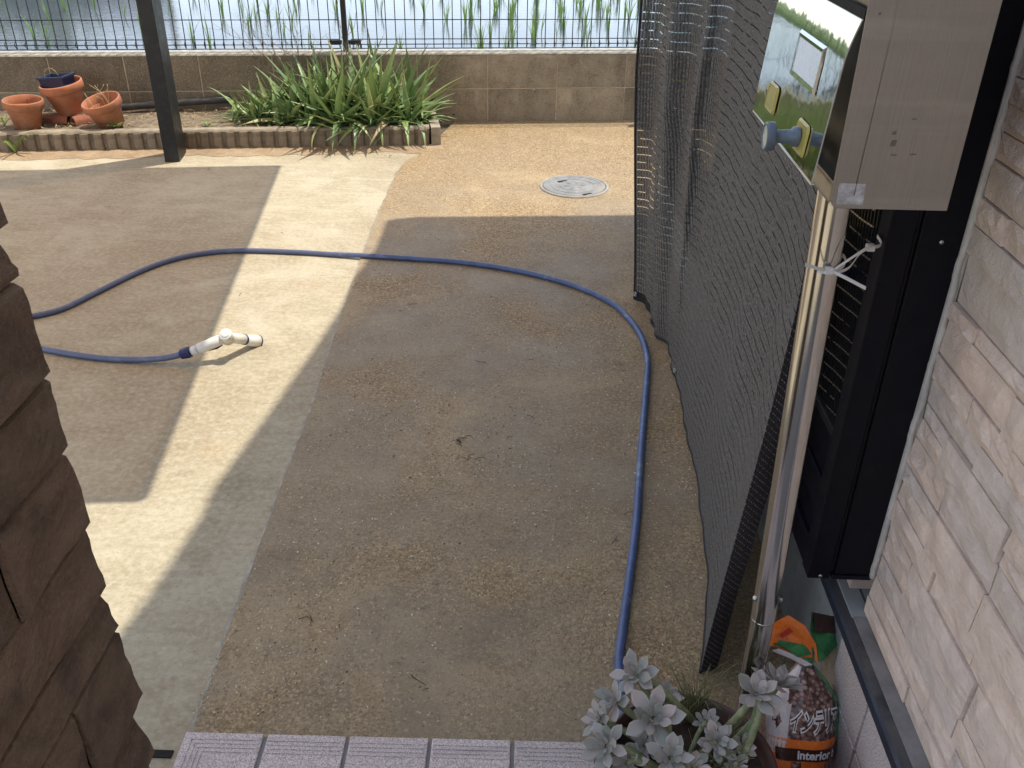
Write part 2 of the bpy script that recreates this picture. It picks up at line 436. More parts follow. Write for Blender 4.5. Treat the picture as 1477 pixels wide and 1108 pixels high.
    MT['strip'] = simple('dark_drip_edge', (0.018, 0.025, 0.045), 0.5, var=0.25, scale=10, bump=0.05)
    MT['striptop'] = simple('dusty_drip_top', (0.055, 0.055, 0.06), 0.7, var=0.4, scale=18, bump=0.2, dirt=(0.12, 0.105, 0.09), dirt_amt=0.6, dscale=14)
    MT['caulk'] = simple('white_caulk', (0.58, 0.55, 0.51), 0.7, var=0.2, bump=0.1)
    MT['plaster'] = simple('house_plaster', (0.44, 0.39, 0.35), 0.9, var=0.1, bump=0.1)
    MT['soffit'] = simple('brown_soffit', (0.20, 0.145, 0.105), 0.8, var=0.15, bump=0.05)
    MT['rooftile'] = simple('grey_roof', (0.10, 0.10, 0.105), 0.7, var=0.2, bump=0.2)
    # glass of the window
    n = NT('window_glass'); n.set(Base_Color=(0.006, 0.007, 0.009), Roughness=0.03, IOR=1.52, Specular_IOR_Level=0.8); MT['glass'] = n.m
    # translucent brown carport sheet
    n = NT('carport_sheet')
    tr = n.n('ShaderNodeBsdfTransparent'); tr.inputs[0].default_value = (0.65, 0.505, 0.34, 1)
    tl = n.n('ShaderNodeBsdfTranslucent'); tl.inputs[0].default_value = (0.75, 0.585, 0.375, 1)
    ad = n.n('ShaderNodeMixShader'); ad.inputs[0].default_value = 0.5
    gl = n.n('ShaderNodeBsdfGlossy'); gl.inputs['Roughness'].default_value = 0.1; gl.inputs[0].default_value = (0.8, 0.8, 0.8, 1)
    mx = n.n('ShaderNodeMixShader'); mx.inputs[0].default_value = 0.06
    n.l(tr.outputs[0], ad.inputs[1]); n.l(tl.outputs[0], ad.inputs[2]); n.l(ad.outputs[0], mx.inputs[1]); n.l(gl.outputs[0], mx.inputs[2]); n.l(mx.outputs[0], n.out.inputs[0]); MT['polycarb'] = n.m
    # knitted shade net (UV in metres)
    n = NT('shade_net')
    uv = n.n('ShaderNodeUVMap').outputs[0]
    sp = n.n('ShaderNodeSeparateXYZ'); n.l(uv, sp.inputs[0])
    wob = n.noise(n.map(uv, (14, 14, 1)), 1.0, 3)
    vv = n.math('ADD', sp.outputs[1], n.math('MULTIPLY', wob, 0.004))
    fr = n.math('FRACT', n.math('MULTIPLY', vv, 1/0.0255))
    slit = n.math('MULTIPLY', n.math('LESS_THAN', fr, 0.11), n.math('GREATER_THAN', n.noise(n.map(uv, (26, 40, 1)), 1.0, 2), 0.42))
    rib = n.math('SINE', n.math('MULTIPLY', n.math('ADD', sp.outputs[0], n.math('MULTIPLY', n.noise(n.map(uv, (30, 9, 1)), 1.0, 2), 0.003)), 2*math.pi/0.0095))
    knit = n.noise(n.map(uv, (210, 140, 1)), 1.0, 5, 0.75)
    bridge = n.math('GREATER_THAN', n.math('ADD', rib, n.math('MULTIPLY', knit, 0.6)), -0.45)
    hole = n.math('MULTIPLY', slit, bridge)
    pin = n.math('LESS_THAN', knit, 0.34)
    valley = n.rr(rib, -1, -0.55, 0.22, 0.0); gap = n.math('MINIMUM', n.math('ADD', n.math('ADD', n.math('MULTIPLY', hole, 0.92), n.math('MULTIPLY', pin, 0.5)), valley), 1.0)
    col = n.mix(n.rr(knit, 0.36, 0.66), (0.016, 0.0145, 0.015), (0.29, 0.275, 0.262))
    col = n.mix(n.rr(rib, -1, 0.1, 0.8, 0.0), col, (0.022, 0.02, 0.02))
    n.set(Base_Color=col, Roughness=0.75)
    n.bump(n.math('ADD', n.math('MULTIPLY', rib, 0.35), n.math('MULTIPLY', knit, 1.6)), 0.7, 0.003)
    tr = n.n('ShaderNodeBsdfTransparent'); mx = n.n('ShaderNodeMixShader')
    n.l(gap, mx.inputs[0]); n.l(n.b.outputs[0], mx.inputs[1]); n.l(tr.outputs[0], mx.inputs[2]); n.l(mx.outputs[0], n.out.inputs[0]); MT['net'] = n.m
    n = NT('net_hem'); uv = n.n('ShaderNodeUVMap').outputs[0]
    sp = n.n('ShaderNodeSeparateXYZ'); n.l(uv, sp.inputs[0])
    dg = n.math('ADD', sp.outputs[1], n.math('MULTIPLY', sp.outputs[0], 0.95))
    row = n.math('FRACT', n.math('MULTIPLY', dg, 1/0.0125))
    st = n.math('MULTIPLY', n.math('LESS_THAN', row, 0.2), n.math('GREATER_THAN', n.math('SINE', n.math('MULTIPLY', sp.outputs[0], 2*math.pi/0.0044)), -0.2))
    kn = n.noise(n.map(uv, (330, 330, 1)), 1.0, 3)
    co = n.mix(n.rr(kn, 0.35, 0.7), (0.010, 0.009, 0.011), (0.05, 0.043, 0.046))
    co = n.mix(n.math('MULTIPLY', st, n.rr(kn, 0.4, 0.6)), co, (0.30, 0.275, 0.26))
    n.set(Base_Color=co, Roughness=0.8); n.bump(kn, 0.8, 0.003); MT['hem'] = n.m
    MT['nettape'] = simple('net_tape', (0.016, 0.016, 0.019), 0.7, var=0.3, scale=80, bump=0.5, bscale=500)
    MT['grommet'] = simple('eyelet', (0.5, 0.5, 0.5), 0.3, 1.0, var=0.1, bump=0)
    # aloe: grey green, lighter tip, UV u across v along
    n = NT('aloe_leaf'); uv = n.n('ShaderNodeUVMap').outputs[0]; sp = n.n('ShaderNodeSeparateXYZ'); n.l(uv, sp.inputs[0]); r = n.rnd()
    c = n.ramp(r, [(0.0, (0.09, 0.17, 0.06)), (0.45, (0.17, 0.275, 0.095)), (0.75, (0.26, 0.36, 0.12)), (0.95, (0.36, 0.40, 0.16)), (1.0, (0.34, 0.24, 0.12))])
    c = n.mix(n.rr(sp.outputs[1], 0.72, 1.0, 0, 0.45), c, (0.24, 0.22, 0.09))
    c = n.mix(n.rr(n.noise(n.oc(), 60, 4), 0.5, 0.75, 0, 0.4), c, (0.21, 0.27, 0.14))
    ed = n.math('ABSOLUTE', n.math('SUBTRACT', sp.outputs[0], 0.5))
    c = n.mix(n.rr(ed, 0.4, 0.5, 0, 0.5), c, (0.34, 0.36, 0.18))
    n.set(Base_Color=c, Roughness=0.42, Subsurface_Weight=0.0); n.bump(n.noise(n.map(n.oc(), (80, 80, 8)), 1.0, 3), 0.15, 0.003); MT['aloe'] = n.m
    n = NT('aloe_crowded_leaves'); p = n.pos()
    c = n.ramp(n.noise(p, 26, 3, 0.6), [(0.3, (0.07, 0.14, 0.045)), (0.48, (0.17, 0.27, 0.09)), (0.6, (0.28, 0.37, 0.13)), (0.72, (0.36, 0.30, 0.15))])
    n.set(Base_Color=c, Roughness=0.45); MT['aloe_in'] = n.m
    # ghost plant
    n = NT('ghost_leaf'); uv = n.n('ShaderNodeUVMap').outputs[0]; sp = n.n('ShaderNodeSeparateXYZ'); n.l(uv, sp.inputs[0]); r = n.rnd()
    c = n.ramp(r, [(0.0, (0.26, 0.275, 0.235)), (0.5, (0.375, 0.365, 0.345)), (1.0, (0.51, 0.43, 0.405))])
    c = n.mix(n.rr(n.noise(n.oc(), 70, 4), 0.35, 0.7, 0, 0.5), c, (0.25, 0.27, 0.245))
    ed = n.math('ABSOLUTE', n.math('SUBTRACT', sp.outputs[0], 0.5))
    rim = n.math('MAXIMUM', n.rr(ed, 0.37, 0.5), n.rr(sp.outputs[1], 0.92, 1.0))
    c = n.mix(n.math('MULTIPLY', rim, 0.55), c, (0.60, 0.49, 0.47))
    n.set(Base_Color=c, Roughness=0.5); n.bump(n.noise(n.oc(), 160, 3), 0.12, 0.002); MT['ghost'] = n.m
    MT['stem'] = simple('succulent_stem', (0.22, 0.25, 0.125), 0.6, var=0.35, scale=60, bump=0.4, bscale=120, dirt=(0.36, 0.32, 0.22), dirt_amt=0.7, dscale=60)
    MT['brownpot'] = simple('brown_plastic_pot', (0.085, 0.04, 0.034), 0.42, var=0.25, scale=12, bump=0.06, dirt=(0.17, 0.12, 0.10), dirt_amt=0.4)
    MT['potsoil'] = simple('potting_soil', (0.045, 0.03, 0.022), 0.95, var=0.5, scale=60, bump=1.0, bscale=130, dist=0.01)
    def leafm(name, a, b, rough=0.5, tr=0.25):
        n = NT(name); r = n.rnd(); c = n.mix(n.noise(n.pos(), 25, 3), a, b)
        n.set(Base_Color=c, Roughness=rough)
        t = n.n('ShaderNodeBsdfTranslucent'); n.l(c, t.inputs[0]); mx = n.n('ShaderNodeMixShader'); mx.inputs[0].default_value = tr
        n.l(n.b.outputs[0], mx.inputs[1]); n.l(t.outputs[0], mx.inputs[2]); n.l(mx.outputs[0], n.out.inputs[0]); return n.m
    MT['rice'] = leafm('rice_blade', (0.14, 0.27, 0.05), (0.25, 0.36, 0.09), 0.5, 0.4)
    MT['weed'] = leafm('weed_leaf', (0.13, 0.22, 0.055), (0.24, 0.32, 0.10))
    MT['grass'] = leafm('thin_grass', (0.17, 0.21, 0.085), (0.33, 0.30, 0.16))
    MT['treeleaf'] = leafm('tree_leaf', (0.055, 0.105, 0.03), (0.10, 0.165, 0.045))
    MT['bark'] = simple('bark', (0.13, 0.10, 0.075), 0.9, var=0.3, bump=0.6, bscale=40)
    # water
    n = NT('paddy_water'); p = n.pos()
    w1 = n.noise(n.map(p, (1, 2.2, 1)), 5, 3, 0.55); w2 = n.noise(n.map(p, (2, 6, 1)), 9, 2, 0.5)
    c = n.mix(n.rr(n.noise(p, 0.8, 5), 0.35, 0.7), (0.06, 0.072, 0.09), (0.09, 0.10, 0.11))
    n.set(Base_Color=c, Roughness=0.035, IOR=1.33, Specular_IOR_Level=0.27)
    n.bump(n.math('ADD', n.math('MULTIPLY', w1, 0.6), n.math('MULTIPLY', w2, 0.4)), 0.1, 0.02); MT['water'] = n.m
    n = NT('field_grass'); p = n.pos()
    c = n.mix(n.rr(n.noise(p, 0.7, 7, 0.7), 0.35, 0.68), (0.06, 0.11, 0.03), (0.15, 0.20, 0.06))
    n.set(Base_Color=c, Roughness=0.9); n.bump(n.noise(p, 12, 5), 1.0, 0.1); MT['field'] = n.m
    MT['greysiding'] = simple('grey_shed_siding', (0.28, 0.265, 0.24), 0.8, var=0.15, bump=0.1)
    MT['utilpole'] = simple('concrete_utility_pole', (0.30, 0.26, 0.21), 0.9, var=0.15, bump=0.1)
    # bag prints
    n = NT('bark_print'); c0 = n.oc()
    v = n.n('ShaderNodeTexVoronoi'); n.l(n.map(c0, (150, 110, 190), (0.4, 0, 0.6)), v.inputs['Vector']); v.inputs['Scale'].default_value = 1.0
    cs = n.n('ShaderNodeSeparateColor'); n.l(v.outputs['Color'], cs.inputs[0])
    c = n.ramp(cs.outputs[0], [(0, (0.14, 0.06, 0.048)), (0.5, (0.31, 0.165, 0.135)), (1, (0.52, 0.34, 0.29))])
    c = n.mix(n.rr(v.outputs['Distance'], 0.3, 0.75), c, (0.045, 0.02, 0.016))
    n.set(Base_Color=c, Roughness=0.28, Coat_Weight=0.4); n.bump(n.noise(c0, 45, 4), 0.4, 0.008); MT['barkprint'] = n.m
    def film(name, col, var=0.2, sc=30):
        return simple(name, col, 0.25, var=var, scale=sc, bump=0.5, bscale=50, rnd=0.05, dist=0.006, coat=0.5)
    MT['orange'] = film('orange_film', (0.85, 0.20, 0.03)); MT['green'] = film('green_film', (0.04, 0.19, 0.06), 0.5, 40)
    MT['whitefilm'] = film('white_film', (0.68, 0.62, 0.64), 0.2); MT['creamfilm'] = film('cream_film', (0.42, 0.33, 0.21), 0.2)
    MT['pinkfilm'] = film('pinkish_clear_film', (0.46, 0.33, 0.335), 0.45); MT['brownpaper'] = film('brown_contents', (0.36, 0.25, 0.17), 0.25)
    MT['darkprint'] = simple('dark_print', (0.055, 0.022, 0.018), 0.3, var=0.1, bump=0)
    MT['inkwhite'] = simple('white_print', (0.74, 0.71, 0.70), 0.3, var=0.05, bump=0)
    MT['redprint'] = simple('red_print', (0.55, 0.03, 0.02), 0.3, var=0.05, bump=0)
    n = NT('chips'); n.set(Base_Color=n.ramp(n.vor(n.pos(), 300, out='Color') if False else n.noise(n.pos(), 130, 1), [(0.38, (0.16, 0.11, 0.065)), (0.5, (0.44, 0.34, 0.22)), (0.6, (0.70, 0.60, 0.46))]), Roughness=0.8); MT['chips'] = n.m
build_materials()

# ================================================================== SETTING
WA = Vector((-2.909, 5.064, 0))                 # block wall: front face origin and direction
WD = R(7.06)
wd = Vector((math.cos(WD), math.sin(WD), 0)); wnrm = Vector((-math.sin(WD), math.cos(WD), 0))
WALL_M = Matrix.Translation(WA) @ Matrix.Rotation(WD, 4, 'Z')

def struct(o): o['kind'] = 'structure'; return o

def far_country():
    m = MB(); m.grid([[(x, y, -0.62) for x in (-700, 700)] for y in (-700, 700)])
    struct(m.obj('field_ground', MT['field']))
    m = MB()
    a = WA + wnrm*0.11
    pts = [a + wd*-45, a + wd*40]
    m.add([(*pts[0].xy, -0.4), (*pts[1].xy, -0.4), (45, 26, -0.4), (-50, 23, -0.4)], [(0, 1, 2, 3)])
    struct(m.obj('paddy_water', MT['water']))
    m = MB()                                    # grassy bank round the far side
    rows = []
    for i, (dy, z) in enumerate(((0, -0.6), (0.7, 0.1), (1.6, 0.42), (3.2, 0.38), (5.0, -0.62))):
        rows.append([(x, 22.5 + (x+50)*0.032 + dy + 0.25*nz(x*0.4, dy), z + 0.07*nz(x*0.7, dy*2, 3)) for x in range(-52, 48, 2)])
    m.grid(rows); struct(m.obj('paddy_bank', MT['field']))
    m = MB()
    y0, y1 = a + wd*-45, a + wd*40
    m.add([(*y0.xy, -0.012), (*y1.xy, -0.012), (40, -30, -0.012), (-45, -30, -0.012)], [(3, 2, 1, 0)])
    m.add([(*y0.xy, -0.012), (*y1.xy, -0.012), (*y1.xy, -0.7), (*y0.xy, -0.7)], [(0, 1, 2, 3)])
    struct(m.obj('yard_ground', MT['soil']))
far_country()

PATH_EDGE = [(-0.595, 0.9), (-0.597, 1.11), (-0.608, 1.40), (-0.620, 1.87), (-0.627, 2.24), (-0.655, 2.8), (-0.670, 3.26), (-0.684, 3.89), (-0.676, 4.50), (-0.60, 4.73), (-0.572, 4.86)]
def yard_paving():
    m = MB()
    poly = [(-7.5, -5), (-0.3, -5), (-0.3, 4.60), (-0.55, 4.78), (-0.95, 4.735), (-1.4, 4.69), (-2.0, 4.615), (-2.6, 4.5), (-3.4, 4.4), (-7.5, 3.9)]
    m.prism(poly, -0.10, 0.0)
    struct(m.obj('concrete_slab', MT['concrete']))
    edge = catmull([(x, y, 0) for x, y in PATH_EDGE], 14)
    L = []
    for i, p in enumerate(edge):
        L.append((p.x + 0.004*nz(p.y*4, 1) + 0.004*nz(p.y*19, 5) + 0.004*nz(p.y*60, 9), p.y))
    wl = WA + wd*((-0.48+2.909)/math.cos(WD)); wr = WA + wd*((0.60+2.909)/math.cos(WD))
    poly = [(0.60, 0.9)] + [(wr.x, wr.y+0.02), (wl.x, wl.y+0.02)] + L[::-1]
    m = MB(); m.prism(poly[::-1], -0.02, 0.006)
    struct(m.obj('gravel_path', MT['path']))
    # ragged pale resin lip along the path edge
    m = MB(); top = []
    for i, (x, y) in enumerate(L):
        w = 0.007 + 0.006*nz(y*9, 3) + 0.004*nz(y*40, 4)
        top.append([(x-max(w, 0.002), y, 0.0022), (x+0.004, y, 0.0052)])
    m.grid(top); struct(m.obj('path_edge', MT['coping']))
    # sand washed out in front of the planting bed
    m = MB(); rows = []
    for i in range(90):
        s = i/89; x = lerp(-4.2, -0.5, s)
        yb = 4.855 - (-0.573-x)*0.1325 + 0.01
        w = 0.12 + 0.07*nz(x*3, 2) + 0.04*nz(x*13, 7)
        rows.append([(x, yb-w, 0.0015), (x, yb-w*0.55, 0.006+0.004*nz(x*9, 1)), (x, yb, 0.012+0.006*nz(x*15, 4))])
    m.grid(rows[::-1]); struct(m.obj('sand_strip', MT['sand']))
yard_paving()

def chips():
    """loose pale chips swept into patches on the resin path"""
    cl = [(850, 500, .16, 620), (830, 470, .2, 420), (700, 650, .10, 620), (780, 735, .09, 380), (470, 800, .16, 620), (610, 600, .12, 420), (560, 585, .12, 260),
          (960, 660, .10, 320), (900, 830, .2, 160), (420, 960, .16, 700), (350, 1000, .12, 420), (560, 400, .14, 420), (640, 850, .2, 260), (690, 690, .14, 300), (960, 560, .07, 160),
          (760, 900, .25, 240), (980, 720, .05, 160), (620, 240, .3, 260), (700, 300, .3, 260), (860, 310, .2, 160), (760, 215, .25, 260)]
    rng = random.Random(3); m = MB()
    pts = []
    for x, y, s, k in cl:
        c = ray_ground(x, y)
        for _ in range(k): pts.append((rng.gauss(c.x, s), rng.gauss(c.y, s*1.15)))
    for _ in range(2000): pts.append((rng.uniform(-.62, .5), rng.uniform(1.1, 5.2)))
    base = [(-1, -.7, 0), (1, -.8, 0), (.9, .8, 0), (-.8, .9, 0), (-.5, -.4, .8), (.6, -.3, .7), (.4, .5, .9), (-.5, .4, .75)]
    fs = [(4, 5, 6, 7), (0, 1, 5, 4), (1, 2, 6, 5), (2, 3, 7, 6), (3, 0, 4, 7)]
    for x, y in pts:
        if not (-0.61 < x < 0.52 and 1.13 < y < 5.25): continue
        if nz(x*9, y*9, 4) + rng.uniform(-.3, .6) < 0: continue
        s = rng.choice((.0011, .0014, .0016, .0019, .0025))*(1+0.12*(y-1))
        mt = Matrix.Translation((x, y, 0.0055)) @ Matrix.Rotation(rng.uniform(0, 6.3), 4, 'Z') @ Matrix.Diagonal((s*rng.uniform(.8, 1.6), s, s*rng.uniform(.6, 1.3), 1))
        m.add(base, fs, mt)
    o = m.obj('loose_gravel', MT['chips']); o['kind'] = 'stuff'
chips()

def porch():
    root = tag(link('porch_step', None), 'speckled grey tiled porch step along the bottom edge', 'step')
    rot = Matrix.Rotation(R(0.55), 4, 'Z')
    P = Matrix.Translation((-0.597, 1.074, 0)) @ rot
    m = MB(); m.box((0.003, -1.9, -0.1), (1.135, -0.003, 0.0245)); 
    m.v = [P @ v for v in m.v]
    m.obj('step_bed', MT['grout'], root)
    pit, gap = 0.1466, 0.0075
    def tile_data(nose, left):
        w = pit-gap
        m = MB()
        m.box((0, -w, 0.018), (w, 0, 0.030))
        d = m.data('tile', MT['tile'], 0.0012, 1)
        # nosing ridges: low raised strips parallel to the outer edges
        k = MB(); k.v = [v.co.copy() for v in d.vertices]; k.f = [list(p.vertices) for p in d.polygons]; k.sm = [False]*len(k.f)
        if nose:
            for i in range(4):
                y = -0.010-0.0085*i
                k.box((0.004+(0.0085*i+0.006 if left else 0), y-0.0052, 0.0299), (w-0.004, y, 0.0311))
        if left:
            for i in range(4):
                x = 0.010+0.0085*i
                k.box((x, -w+0.004, 0.0299), (x+0.0052, -0.0157-0.0085*i, 0.0311))
        return k.data('tile', MT['tile'])
    D = {(n, l): tile_data(n, l) for n in (0, 1) for l in (0, 1)}
    for r in range(4):
        for c in range(8):
            mw = P @ Matrix.Translation((c*pit + (random.uniform(-.0008, .0008)), -r*pit, random.uniform(-.0006, .0006))) 
            if c == 7:
                mw = mw @ Matrix.Diagonal((0.72, 1, 1, 1))
            link('tile', D[(1 if r == 0 else 0, 1 if c == 0 else 0)], root, mw)
    # riser tiles under the nosing, and skirting tiles on the house foundation
    m = MB(); m.box((0, 0, 0), (pit-gap, 0.009, 0.0145)); 
    # dark drain slot left of the step
    s = MB(); a = ray_ground(222, 1085, 0.0); s.box((a.x-0.05, a.y-0.012, 0.0005), (a.x+0.035, a.y+0.003, 0.0035)); 
    tag(s.obj('drain_slot', MT['dark']), 'thin dark slot in the concrete left of the tiled step', 'drain slot')
porch()

# ------------------------------------------------------------------ house
WX = 0.572
NOTCH = [0.30, 0.338, 0.38, 0.426, 0.496, 0.538, 0.606, 0.654, 0.713, 0.753, 0.794, 0.849, 0.873, 0.945, 0.983, 1.02, 1.069, 1.104, 1.17, 1.235, 1.29, 1.36, 1.43]
def house():
    root = tag(link('house', None), 'house with pinkish beige stone siding, dark drip edge and grey foundation', 'house')
    # siding stones near the camera
    m = MB(); m.box((WX+0.006, -1.2, 0.302), (WX+0.14, 1.149, 3.1)); m.obj('wall', MT['stonejoint'], root)
    m = MB(); m.box((WX+0.03, 1.151, 0.302), (WX+0.16, 3.95, 3.1)); m.obj('wall', MT['plaster'], root)
    m = MB(); m.box((WX-0.012, 1.2, 0.302), (WX+0.029, 3.95, 0.355)); m.obj('wall', MT['stonejoint'], root)
    rng = random.Random(11)
    def stone(y0, y1, z0, z1, pr):
        ny, nzz = 6, 3
        rows = []
        g = 0.0012
        sy, sz = rng.uniform(0, 50), rng.uniform(0, 50)
        tilt = rng.uniform(-.003, .003); tz = rng.uniform(-.002, .004)
        for j in range(nzz+1):
            row = []
            for i in range(ny+1):
                u, v = i/ny, j/nzz
                y = lerp(y0+g, y1-g, u); z = lerp(z0+g, z1-g, v)
                e = 0.0 if (i in (0, ny) or j in (0, nzz)) else 1.0
                ed = 0.0012*nz(sy+u*7, sz+v*3)
                x = WX - pr - tilt*(u-.5) - tz*(.5-v) - 0.0055*e*nz(sy+u*3.0, sz+v*2.2) - 0.003*e*nz(sy+u*8.0, sz+v*5) + (0.0030 if e == 0 else 0)
                row.append((x, y, z+(ed if j in (0, nzz) else 0)))
            rows.append(row)
        mb = MB(); mb.grid(rows, smooth=False)
        loop = [rows[0][i] for i in range(ny+1)] + [rows[j][ny] for j in range(1, nzz+1)] + [rows[nzz][i] for i in range(ny-1, -1, -1)] + [rows[j][0] for j in range(nzz-1, 0, -1)]
        n = len(loop)
        mb.add(loop + [(WX+0.01, p[1], p[2]) for p in loop], [(k, n+k, n+(k+1) % n, (k+1) % n) for k in range(n)])
        mb.obj('stone', MT['stone'], root)
    cnt = 0
    for c in range(len(NOTCH)-1):
        z0, z1 = NOTCH[c], NOTCH[c+1]
        y = 1.149 
        while y > -0.15:
            L = rng.uniform(0.09, 0.24)
            if y > 1.1: L = rng.uniform(0.06, 0.3)
            y0 = max(y-L, -0.2)
            if z1-z0 > 0.058 and rng.random() < 0.45:
                zm = lerp(z0, z1, rng.uniform(.4, .6))
                stone(y0, y, z0, zm, rng.uniform(0, .006)); stone(y0, y, zm, z1, rng.uniform(0, .006))
            else:
                stone(y0, y, z0, z1, rng.uniform(0, .007))
            y = y0
    # foundation and tile skirting
    m = MB(); m.box((0.546, 1.135, -0.1), (0.72, 3.95, 0.30)); m.obj('foundation', MT['foundation'], root)
    m = MB(); m.box((0.548, -1.2, -0.1), (0.72, 1.1345, 0.30)); m.obj('skirting_bed', MT['grout'], root)
    t = MB(); t.box((0, 0, 0), (0.010, 0.139, 0.139)); td = t.data('skirting_tile', MT['tile'], 0.001)
    for k in range(9):
        for j in range(2):
            link('skirting_tile', td, root, Matrix.Translation((0.538, 1.134-0.139-k*0.1466, 0.005+j*0.1466)))
    # drip edge
    m = MB()
    prof = [(0.545, 0.268), (0.531, 0.268), (0.529, 0.290), (0.533, 0.2945)]
    m.grid([[(x, -1.2, z), (x, 3.95, z)] for x, z in prof], smooth=False)
    m.obj('drip_edge', MT['strip'], root)
    m = MB(); m.grid([[(x, -1.2, z), (x, 1.6, z), (x, 3.95, z)] for x, z in ((0.533, 0.2945), (0.580, 0.3005))], smooth=False)
    m.obj('drip_edge_top', MT['striptop'], root)
    # caulk bead between window jamb and siding
    pts = []
    z = 0.372
    while z < 1.5:
        pts.append((WX-0.0035 - 0.004*nz(z*19, 2) - 0.002*nz(z*60, 8), 1.1505+0.001*nz(z*30, 5), z)); z += 0.008
    m = MB(); m.tube(pts, 0.0048, 6); m.box((0.5635, 1.1492, 0.376), (0.5755, 1.1526, 1.5)); m.obj('caulk', MT['caulk'], root)
    # roof: a raking gable edge whose shade falls on the yard
    S = [(-0.501, 3.77), (-0.602, 3.738), (-0.597, 3.43), (-0.633, 3.133), (-0.632, 2.911), (-0.662, 2.582), (-0.700, 2.25), (-0.754, 1.836), (-0.747, 1.744), (-0.774, 1.45), (-0.798, 1.319), (-0.86, 1.12), (-1.25, 1.05), (-1.3, -0.3)]  # last points are an unseen widening, added to keep the pillar in shade
    P = []
    for sx, sy in S:
        h = (2.9+.294*(4.37-sy))/(1+.294*SHY)
        P.append((sx+SHX*h, sy+SHY*h, h))
    far = (0.436, 3.848); h = P[0][2]
    e0 = (6.0, P[0][1]+0.30, P[0][2]-0.17)
    pe = (far[0]+SHX*h, far[1]+SHY*h, h-0.03)
    mid = P[0]
    poly = [e0, pe, *P, (6.0, P[-1][1], P[-1][2])]
    n = len(poly)
    m = MB(); m.add(poly + [(x, y, z+0.12) for x, y, z in poly], [tuple(range(n)), tuple(range(2*n-1, n-1, -1))] + [(i, n+i, n+(i+1) % n, (i+1) % n) for i in range(n)])
    m.obj('roof', MT['rooftile'], root)
    # porch ceiling and the wall behind the photographer
    m = MB(); m.box((-1.3, -2.3, 0.03), (0.72, -2.2, 2.9)); m.obj('back_wall', MT['plaster'], root)
    m = MB(); m.box((WX+0.161, -1.5, -0.1), (5.8, 3.93, 3.25)); m.obj('house_body', MT['plaster'], root)
house()

def window():
    root = thing('window', 'dark navy aluminium window unit projecting beside the stone siding', 'window', (0.51, 1.155, 0.365))
    X0, X1 = 0.4655, 0.5715
    m = MB()
    m.box((X0, 1.155, 0.362), (0.5015, 1.192, 1.9)); m.obj('jamb', MT['sash'], root, bevel=0.0015)
    m = MB(); m.box((0.5075, 1.153, 0.374), (0.567, 1.192, 1.9)); m.obj('jamb', MT['sash'], root, bevel=0.0015)
    m = MB(); m.box((0.5016, 1.162, 0.372), (0.5074, 1.19, 1.9)); m.obj('jamb_groove', MT['dark'], root)
    m = MB(); m.box((0.504, 1.150, 0.3655), (0.567, 1.19, 0.3735)); m.obj('jamb_foot', MT['sash'], root, bevel=0.001)
    m = MB(); m.box((X0+.002, 1.193, 0.362), (0.5715, 3.6, 0.415)); m.obj('bottom_rail', MT['sash'], root, bevel=0.002)
    m = MB(); m.box((X0+.010, 1.193, 0.4155), (0.5715, 3.6, 0.47)); m.obj('bottom_rail', MT['sash'], root, bevel=0.002)
    m = MB(); m.box((X0+.004, 1.193, 0.4705), (0.5715, 3.6, 0.53)); m.obj('sash_rail', MT['sash'], root, bevel=0.002)
    m = MB(); m.box((X0+.009, 1.193, 0.5305), (0.5715, 3.6, 0.612)); m.obj('sash_rail', MT['sash'], root, bevel=0.002)
    m = MB(); m.box((X0+.003, 1.193, 0.6125), (0.5, 3.6, 0.628)); m.obj('glazing_bead', MT['blackmetal'], root, bevel=0.002)
    m = MB(); m.box((X0+.008, 1.197, 0.6285), (X0+.013, 3.6, 1.9)); m.obj('glass_pane', MT['glass'], root)
    m = MB(); m.box((X0+.0045, 1.1925, 0.6285), (X0+.0085, 1.1965, 1.9)); m.obj('seal', MT['film'], root)
    m = MB(); m.box((X0, 1.155, 1.901), (0.5715, 3.6, 1.96)); m.obj('head', MT['sash'], root)
    for (y, z) in ((1.1525, 0.955), (1.1525, 0.368)):
        m = MB(); m.lathe([(0.0, -0.0012), (0.0028, -0.001), (0.0034, 0.001)], 10, Matrix.Translation((0.5375 if z > .5 else 0.486, y+.0005 if z > .5 else y+.0022, z)) @ Matrix.Rotation(R(-90), 4, 'X'))
        m.obj('screw', MT['grommet'], root)
window()

